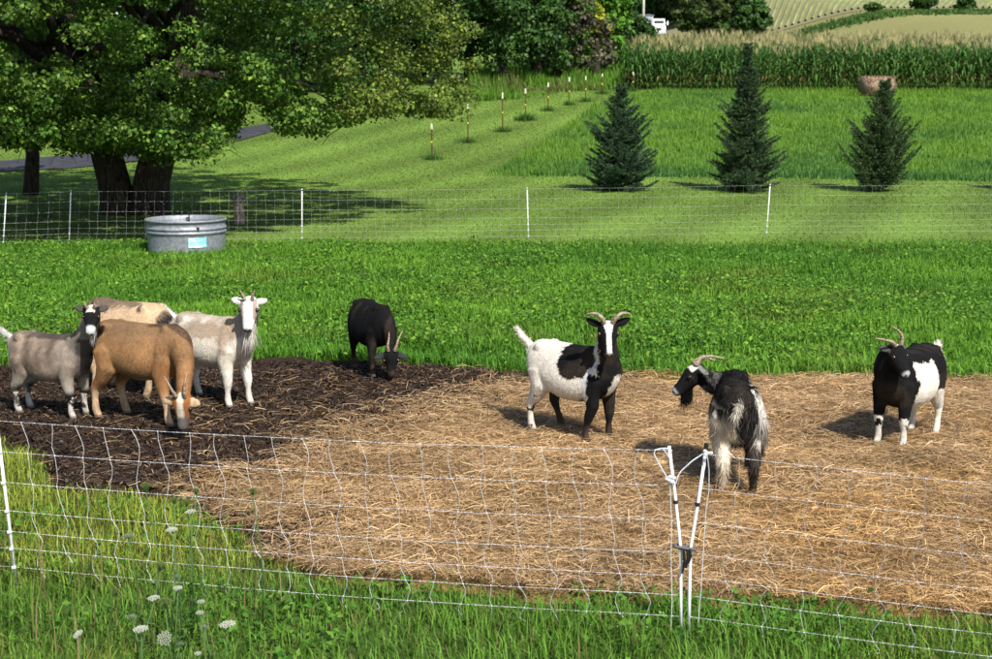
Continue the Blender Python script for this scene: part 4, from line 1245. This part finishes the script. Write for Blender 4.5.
    me = bpy.data.meshes.new_from_object(tmp.evaluated_get(dg))
    bpy.data.objects.remove(tmp)
    me.name = "body"
    nv = len(me.vertices); X = np.empty(nv * 3, np.float32); me.vertices.foreach_get("co", X); X = X.reshape(-1, 3).astype(float)
    me.polygons.foreach_set("use_smooth", np.ones(len(me.polygons), bool))
    def hcoord(X):
        D = (X - np.array(pl)) / hs
        return np.stack([D @ np.array(h), D @ np.array(sd_), D @ np.array(u)], -1)
    Hc = hcoord(X)
    Xn = X + .02 * np.stack([n3(X, .05, seed), n3(X, .05, seed + 1), n3(X, .05, seed + 2)], -1) + .009 * np.stack([n3(X, .014, seed + 3), n3(X, .014, seed + 5), n3(X, .014, seed + 6)], -1) + rng.normal(0, .004, X.shape)
    head = (Hc[:, 0] > -.03) & (Hc[:, 0] < .26) & (np.abs(Hc[:, 1]) < .19) & (Hc[:, 2] > -.085) & (Hc[:, 2] < .1)
    if graze: head &= ~((X[:, 0] < .27) & (Hc[:, 0] < .0))
    ear = np.zeros(nv, bool)
    for et, es, eu in ears:
        sg = 1 if es > 0 else -1
        A_ = np.array([.015, .062 * sg, .025]); B_ = np.array([et, es, eu]); t_ = np.clip(((Hc - A_) @ (B_ - A_)) / ((B_ - A_) @ (B_ - A_)), 0, 1)
        ear |= (np.linalg.norm(Hc - A_ - t_[:, None] * (B_ - A_), axis=1) < .042) & (np.abs(Hc[:, 1]) > .066)
    axd = np.hypot(Hc[:, 1], Hc[:, 2] + .012)
    head &= ear | (axd < .09)
    global EAR
    EAR = ear
    C = coat(Xn, X, Hc, head)
    for sg in (-1, 1):
        de = np.linalg.norm(Hc - np.array([.078, .064 * sg, .018]), axis=1); C = mixm(C, head * (de < .02) * .6, (.03, .022, .018))
    # nostrils, mouth line, hooves
    for sg in (-1, 1):
        dn = np.linalg.norm(Hc - np.array([.214, .015 * sg, -.016]), axis=1); C = mixm(C, head * (dn < .011) * .85, (.015, .01, .01))
    C = mixm(C, head * (Hc[:, 0] > .16) * (np.abs(Hc[:, 2] + .042) < .006) * .7, (.03, .02, .018))
    C = mixm(C, sstep(.2, .04, X[:, 2]) * (.4 + .8 * n3(X, .05, seed + 12)).clip(0, 1) * .55, (.13, .09, .055))
    C = mixm(C, (.2 * n3(X, .1, seed + 13)).clip(0, .1) * (~head), (.2, .14, .09))
    C = mixm(C, sstep(.035, .022, X[:, 2]) * .8, (.07, .055, .045))
    C = C * (1 + .10 * n3(X * [1, 1, .45], .012, seed + 9) + .09 * n3(X, .07, seed + 10))[:, None].clip(.6, 1.35)
    a_ = me.attributes.new("Col", 'FLOAT_COLOR', 'POINT'); c4 = np.ones((nv, 4), np.float32); c4[:, :3] = C.clip(.004, .9); a_.data.foreach_set("color", c4.ravel())
    me.materials.append(M['goat'])
    body = bpy.data.objects.new("body", me); COL.objects.link(body); body.parent = root
    # coat hair
    nrm = np.empty(nv * 3, np.float32); me.vertices.foreach_get("normal", nrm); nrm = nrm.reshape(-1, 3).astype(float)
    i = rng.integers(0, nv, nhair); P, N_, c = X[i], nrm[i], C[i]; hd = head[i]
    flow = np.stack([np.full(nhair, -.45), np.zeros(nhair), np.full(nhair, -.9)], -1) + rng.normal(0, .3, (nhair, 3))
    flow[hd] = -np.array(h) * .8 + rng.normal(0, .3, (hd.sum(), 3))
    tl = (P[:, 0] < -.40) & (P[:, 2] > .58)
    if tail: flow[tl] = np.array(Vector(tail) - Vector((-.385, 0, .6))) * 6 + rng.normal(0, .4, (tl.sum(), 3))
    flow -= N_ * (flow * N_).sum(1, keepdims=True); flow /= np.linalg.norm(flow, axis=1, keepdims=True) + 1e-9
    ln = hair(P, hd) * rng.uniform(.5, 1.3, nhair); ln[hd] = np.minimum(ln[hd], .012); ln[tl] = np.maximum(ln[tl], .05)
    ln[P[:, 2] < .03] = .004
    lift = np.where(ln > .045, .22, .3)[:, None]
    droop = np.array([0, 0, -1.0]) * np.where(ln > .045, .6, 0)[:, None] * (~tl)[:, None]
    e = flow + N_ * lift + droop; e /= np.linalg.norm(e, axis=1, keepdims=True)
    sd2 = np.cross(e, N_); sd2 /= np.linalg.norm(sd2, axis=1, keepdims=True) + 1e-9
    w = rng.uniform(.0016, .0034, nhair)[:, None]
    P0 = P - N_ * .003
    V = np.stack([P0 - sd2 * w, P0 + sd2 * w, P0 + e * ln[:, None]], 1).reshape(-1, 3)
    cc = c * rng.uniform(.62, 1.3, (nhair, 1))
    cc = np.where((rng.random((nhair, 1)) < painted_sheen), cc * .5 + np.array([.075, .068, .062]), cc)  # share of strands greyed to paint wispy sheen highlights into the coat
    tag(npmesh("coat_hair", V, tris=np.arange(nhair * 3).reshape(-1, 3), col=np.repeat(cc, 3, 0), mat=M['hair'], parent=root), kind='stuff')
    for hp in horns:
        pts = [H(*p) for p in hp]; k = len(pts)
        # smooth the horn curve
        fine = []
        for q in range(k - 1):
            for w_ in range(4):
                t = w_ / 4; p0, p1, p2, p3 = pts[max(q - 1, 0)], pts[q], pts[q + 1], pts[min(q + 2, k - 1)]
                fine.append(.5 * ((2 * p1) + (p2 - p0) * t + (2 * p0 - 5 * p1 + 4 * p2 - p3) * t * t + (3 * p1 - p0 - 3 * p2 + p3) * t ** 3))
        fine.append(pts[-1]); K = len(fine)
        mb = MB(); mb.tube(fine, [hornr * hs * (1 - .82 * (j / (K - 1)) ** 1.2) * (1.06 if j % 2 else .96) for j in range(K)], 9); mb.build("horn", hornmat or M['horn'], root, True)
    for sg in (-1, 1):
        mb = MB(); mb.ball(H(.078, .060 * sg, .02), .0145 * hs, 8, 6); mb.build("eye", M['eye'], root, True)
    if beard:
        L, bc, nbd = beard; n = nbd
        bt_ = rng.uniform(.09, .165, n); Pb = np.array([tuple(H(a, b, -.058 + .1 * max(0, a - .12))) for a, b in zip(bt_, rng.normal(0, .012, n))])
        e = np.array([0, 0, -1.0]) + rng.normal(0, .14, (n, 3)); l = rng.uniform(.5, 1, n)[:, None] * L
        sd2 = np.cross(e, rng.normal(size=(n, 3))); sd2 /= np.linalg.norm(sd2, axis=1, keepdims=True)
        w = rng.uniform(.002, .0035, n)[:, None]
        V = np.stack([Pb - sd2 * w, Pb + sd2 * w, Pb + e * l], 1).reshape(-1, 3)
        cc = np.asarray(bc) * rng.uniform(.7, 1.2, (n, 1))
        npmesh("beard", V, tris=np.arange(n * 3).reshape(-1, 3), col=np.repeat(cc, 3, 0), mat=M['hair'], parent=root)
    return root

def soft(v, a, b): return sstep(a, b, v)
def mirror(hp): return [hp, [(t, -a, b) for t, a, b in hp]]

# coats -----------------------------------------------------------------------
def coat_grey(X, Xr, H, hd):
    c = np.tile(np.array([.19, .145, .11]), (len(X), 1)) * (1 + .75 * n3(X, .085, 4) + .3 * n3(X, .03, 44))[:, None].clip(.5, 1.8)
    c = mixm(c, soft(Xr[:, 2], .40, .28) * .7, (.42, .37, .31)); c = mixm(c, soft(X[:, 0], .08, .2) * .5, (.27, .235, .2))
    c = mixm(c, soft(Xr[:, 2], .63, .665) * (np.abs(X[:, 1]) < .075) * soft(Xr[:, 0], -.3, -.05) * .9, (.05, .042, .038))
    c = mixm(c, soft(X[:, 0], .30, .36) * (Xr[:, 2] < .68) * .9, (.045, .038, .034))
    c = mixm(c, soft(Xr[:, 2], .25, .20) * (Xr[:, 0] > 0), BLK * 1.5); c = mixm(c, soft(Xr[:, 2], .26, .21) * (Xr[:, 0] < -.1) * .9, (.03, .025, .022))
    c = mixm(c, (Xr[:, 2] < .19) * (n3(X, .045, 8) > -.05) * .95, (.55, .52, .47)); c = mixm(c, (Xr[:, 2] < .06) * .9, (.55, .52, .46))
    c = mixm(c, (Xr[:, 0] < -.41) * 1.0, (.6, .58, .54)); c = mixm(c, soft(Xr[:, 0], -.32, -.39) * .5, (.45, .42, .38))
    c = np.where(hd[:, None], BLK * 1.4, c)
    c = mixm(c, hd * (H[:, 0] < .055) * (np.abs(H[:, 1]) < .034) * (H[:, 2] > .02), WHT); c = mixm(c, hd * soft(H[:, 0], .145, .165), (.5, .5, .5))
    c = mixm(c, EAR * .9, (.07, .062, .055))
    return c
def coat_cream(X, Xr, H, hd):
    c = np.tile(np.array([.52, .37, .23]), (len(X), 1)) * (1 + .1 * n3(X, .1, 4))[:, None]
    c = mixm(c, soft(X[:, 2], .63, .66) * (np.abs(n3(X, .08, 5) + .1) < .5) * (X[:, 0] > -.28) * .8, (.11, .08, .06))
    c = mixm(c, (X[:, 0] > .06) * (X[:, 2] > .6) * .8, (.13, .095, .07)); c = mixm(c, soft(Xr[:, 0], -.385, -.41), (.04, .035, .03))
    return c
def coat_tan(X, Xr, H, hd):
    c = np.tile(np.array([.25, .135, .06]), (len(X), 1)) * (1 + .32 * n3(X, .13, 4) + .15 * n3(X, .035, 45))[:, None]
    c = mixm(c, soft(X[:, 2], .5, .66) * (.55 + .5 * n3(X, .09, 46)).clip(.1, 1) * .75, (.15, .1, .06))
    c = mixm(c, soft(X[:, 0], -.2, -.33) * (Xr[:, 2] < .5) * .6, (.32, .13, .045)); c = mixm(c, (Xr[:, 2] < .45) * soft(X[:, 0], .12, .2) * .4, (.34, .15, .055))
    c = mixm(c, soft(Xr[:, 2], .325, .295) * (np.abs(Xr[:, 0]) < .2) * .85, (.55, .43, .3)); c = mixm(c, soft(Xr[:, 2], .26, .15) * .9, (.54, .38, .235))
    c = mixm(c, (np.abs(Xr[:, 1]) < .05) * soft(X[:, 0], .02, .14) * soft(Xr[:, 2], .52, .6) * .85, (.055, .035, .025))
    c = mixm(c, (Xr[:, 0] < -.41) * 1.0, (.3, .2, .12))
    f = hd & ~((Xr[:, 2] < .1) & (H[:, 0] < .08))
    c = mixm(c, f * (np.abs(H[:, 1]) < .022) * (H[:, 2] > -.02) * .95, (.52, .45, .36)); c = mixm(c, f * (np.abs(H[:, 1]) > .026) * (np.abs(H[:, 1]) < .06) * .9, (.22, .085, .03))
    c = mixm(c, f * soft(H[:, 0], .12, .15) * .95, (.09, .085, .085)); c = mixm(c, EAR * 1.0, (.45, .32, .2))
    return c
def coat_white(X, Xr, H, hd):
    c = np.tile(np.array([.62, .56, .47]), (len(X), 1))
    c = mixm(c, soft(X[:, 2], .5, .6) * soft(n3(X, .16, 14), -.5, -.1) * .8, (.27, .21, .155)); c = mixm(c, soft(X[:, 2], .64, .68) * .6, (.3, .24, .18))
    c = mixm(c, soft(n3(X, .11, 21), .2, .5) * (X[:, 2] > .36) * .6, (.33, .24, .165)); c = mixm(c, soft(np.abs(X[:, 0] - .24), .06, .02) * (Xr[:, 2] > .42) * .55, (.38, .27, .18))
    c = mixm(c, (Xr[:, 2] < .3) * 1.0, (.7, .66, .58)); c = mixm(c, (Xr[:, 0] < -.4) * 1.0, (.68, .65, .6))
    c = np.where(hd[:, None], np.array([.66, .64, .61]), c)
    c = mixm(c, hd * (np.abs(np.abs(H[:, 1]) - .046) < .014) * (H[:, 0] > .0) * (H[:, 0] < .14) * .75, (.24, .15, .1)); c = mixm(c, EAR * .6, (.38, .34, .32))
    c = mixm(c, hd * soft(H[:, 0], .205, .218) * .8, (.16, .13, .13))
    return c
def coat_black(X, Xr, H, hd):
    c = np.tile(BLK, (len(X), 1)); c = mixm(c, EAR * .6, (.05, .052, .056))
    return c
def coat_pied(X, Xr, H, hd):
    c = np.tile(np.array([.66, .61, .53]), (len(X), 1)); c = mixm(c, (Xr[:, 2] < .34) * .25, (.5, .42, .33))
    sad = np.hypot((X[:, 0] - .10) / .15, (X[:, 2] - .62) / .16) < 1; c = mixm(c, sad * 1.0, BLK)
    front = (X[:, 0] > .215 + .10 * (X[:, 2] > .5)) & (X[:, 2] < .56); c = mixm(c, front * 1.0, BLK); c = mixm(c, (X[:, 0] > .29) * 1.0, BLK)
    slash = np.abs(X[:, 0] - .22 - (X[:, 2] - .5) * .55) < .022; c = mixm(c, slash * (X[:, 2] > .40) * (X[:, 2] < .6) * 1.0, (.55, .55, .55))
    c = mixm(c, (np.hypot(X[:, 1] + .012, (X[:, 2] - .42) / 2.1) < .042) * (X[:, 0] > .3), WHT)
    c = mixm(c, (X[:, 2] < .30) * (Xr[:, 0] > .1) * 1.0, BLK)
    c = mixm(c, (Xr[:, 2] < .3) * (Xr[:, 0] < -.1) * (Xr[:, 1] > 0) * 1.0, BLK * 2); c = mixm(c, (Xr[:, 2] < .3) * (Xr[:, 0] < -.1) * (n3(X, .05, 6) > .35) * 1.0, BLK * 2)
    c = np.where(hd[:, None], BLK, c)
    bl = hd * (np.abs(H[:, 1]) < .016 + .016 * soft(H[:, 0], .1, .02)) * (H[:, 2] > -.012) * (H[:, 0] > -.01); c = mixm(c, bl, (.68, .66, .64))
    c = mixm(c, hd * soft(H[:, 0], .2, .212) * .85, (.2, .18, .18))
    return c
def coat_shaggy(X, Xr, H, hd):
    c = np.tile(BLK * 1.3, (len(X), 1))
    c = mixm(c, (X[:, 1] > .03) * (X[:, 0] < -.05) * soft(Xr[:, 2], .57, .51), (.66, .57, .44))
    c = mixm(c, (X[:, 1] < -.085) * (X[:, 0] > -.36) * (X[:, 0] < .15) * (X[:, 2] < .66) * (X[:, 2] > .36), (.62, .58, .52))
    c = mixm(c, (X[:, 1] < -.03) * (X[:, 0] < -.2) * (X[:, 2] < .5) * (n3(X, .04, 35) > -.1) * .7, (.05, .04, .036))
    c = mixm(c, (Xr[:, 0] < -.44) * .9, (.5, .45, .38))
    c = mixm(c, (X[:, 0] > .25) * (Xr[:, 2] > .55) * (n3(X, .07, 33) > .15) * .5, (.2, .19, .18))
    c = np.where(hd[:, None], BLK, c)
    c = mixm(c, hd * (H[:, 0] < .05) * (H[:, 2] > .035), WHT); c = mixm(c, hd * soft(H[:, 0], .185, .2), (.3, .3, .31)); c = mixm(c, hd * (H[:, 0] < .0) * .6, (.3, .29, .28))
    return c
def coat_belt(X, Xr, H, hd):
    c = np.tile(np.array([.66, .62, .54]), (len(X), 1))
    c = mixm(c, (X[:, 0] > .165 + .1 * (X[:, 2] - .4)) * 1.0, BLK)
    c = mixm(c, (X[:, 0] < -.085) * (X[:, 0] > -.33) * (X[:, 2] > .37) * 1.0, BLK); c = mixm(c, (X[:, 2] > .61) * (X[:, 0] > -.36) * 1.0, BLK)
    c = mixm(c, (Xr[:, 2] < .22) * 1.0, (.66, .62, .54)); c = mixm(c, (Xr[:, 2] < .22) * (Xr[:, 0] > 0) * (Xr[:, 2] > .14) * (n3(X, .05, 3) > .2) * 1.0, BLK)
    c = np.where(hd[:, None], BLK, c)
    c = mixm(c, hd * soft(H[:, 0], .185, .2) * (H[:, 2] > -.03), (.34, .34, .35)); c = mixm(c, hd * (H[:, 0] < .01) * (H[:, 2] > .04) * (np.abs(H[:, 1]) < .03), WHT)
    c = mixm(c, EAR * .6, (.12, .12, .12))
    return c

short = lambda X, hd: np.full(len(X), .017)
def mid_hair(X, hd): return .018 - .006 * (X[:, 2] < .22)
def shag(X, hd):
    l = np.full(len(X), .035); l[(X[:, 0] < .0) & (X[:, 2] < .58) & (X[:, 2] > .14)] = .10; l[(X[:, 2] > .6)] = .05; l[X[:, 2] < .12] = .02; l[(np.abs(X[:, 1]) < .03) & (X[:, 0] < -.3)] = .05
    return l

goat('cream goat with dark stripes on its back, half hidden behind the tan goat', 128, 391, R(148), 1.12, (80, 352, .45), (-.5, .3, -.8), coat_cream, mirror([(.02, .025, .055), (-.02, .04, .09), (-.07, .06, .1)]), graze=True, tail=None, seed=2, belly=1.05)
goat('grey goat with black and white face at the left edge', 55, 414, R(-24), .93, (92.5, 309.5, -.34), (.02, -.62, -.78), coat_grey, mirror([(.02, .026, .055), (.015, .034, .085), (.0, .04, .115)]), hs=1.02, tail=(-.54, 0, .69), seed=1, belly=.94, beard=(.13, (.5, .46, .4), 160), ears=[(.0, .135, .03), (.0, -.135, .035)], feet={'fr': (.02, 0), 'hl': (-.05, 0)})
goat('tan goat with cream legs, head down nibbling the dirt', 147, 420, R(-27), 1.1, (183, 397, -.62), (-.03, -.22, -.97), coat_tan, [[(.0, .028, .05), (-.03, .036, .08), (-.09, .044, .10), (-.16, .05, .09)], [(.0, -.028, .05), (-.03, -.04, .085), (-.08, -.06, .12), (-.13, -.085, .14)]], graze=True, tail=None, seed=3, hs=1.0, ears=[(.05, .125, .01), (.03, -.13, .02)], hornr=.014, belly=.9, feet={'fl': (-.03, 0), 'fr': (.03, 0), 'hr': (-.06, 0), 'hl': (.03, 0)})
goat('white and beige goat with long beard looking at the viewer', 216, 402, R(-36), 1.04, (250, 301.5, -.34), (-.02, -.6, -.8), coat_white, mirror([(.02, .024, .055), (.0, .034, .09), (-.02, .05, .12)]), tail=(-.56, .0, .70), seed=4, belly=.93, beard=(.21, (.62, .58, .52), 420), ears=[(.01, .13, .035), (.0, -.125, .035)], feet={'fl': (.03, 0), 'fr': (-.01, .01)}, hornr=.014)
goat('all black goat grazing at the edge of the pasture', 374, 372, R(-66), .92, (391, 352, -.34), (.03, -.3, -.95), coat_black, [[(.0, .028, .05), (-.04, .045, .08), (-.10, .065, .10), (-.17, .10, .09)], [(.0, -.026, .05), (-.04, -.03, .08), (-.10, -.02, .10), (-.16, -.015, .09)]], graze=True, tail=None, seed=5, hornr=.016, ears=[(.06, .15, .03), (.06, -.15, .02)], belly=1.06, hornmat=None)
goat('white goat with black head and shoulders and a white blaze, looking at the viewer', 575, 435.5, R(-41), 1.0, (607, 325, -.34), (.05, -.6, -.8), coat_pied, mirror([(.015, .028, .05), (.0, .045, .095), (-.02, .08, .115), (-.03, .12, .105), (-.03, .15, .085)]), tail=(-.56, 0, .74), seed=6, hs=1.08, hornr=.018, belly=1.0, feet={'hl': (.1, 0), 'hr': (-.03, 0), 'fl': (.0, 0), 'fr': (-.06, -.01)}, beard=(.05, BLK, 60))
goat('shaggy black and white goat with its rump to the viewer, head turned left', 735, 479, R(84), .98, (699, 371, .36), (-.82, -.1, -.56), coat_shaggy, [[(.0, .026, .05), (-.05, .03, .072), (-.11, .045, .05), (-.17, .065, -.01)], [(.0, -.026, .05), (-.04, -.035, .055), (-.09, -.045, .03), (-.13, -.06, -.02)]], tail=(-.50, .03, .56), seed=7, hs=1.06, hornr=.018, beard=(.15, BLK, 420), hair=shag, nhair=34000, ears=[(-.05, .13, -.03), (-.05, -.13, -.02)], belly=.94, painted_sheen=.08)
goat('stocky black and white belted goat at the right, horns swept sideways', 905, 440, R(-131), .99, (893, 349, -.32), (.36, -.62, -.7), coat_belt, [[(.01, .026, .05), (-.02, .022, .10), (-.05, -.02, .14), (-.08, -.07, .155)], [(.01, -.026, .05), (.0, -.07, .085), (-.01, -.14, .105), (-.03, -.22, .11)]], tail=(-.49, 0, .66), seed=8, hs=1.05, hornr=.0165, hair=mid_hair, belly=1.08, neck_r=1.25, beard=(.06, BLK, 80), ears=[(-.03, .13, -.01), (-.02, -.12, .0)])
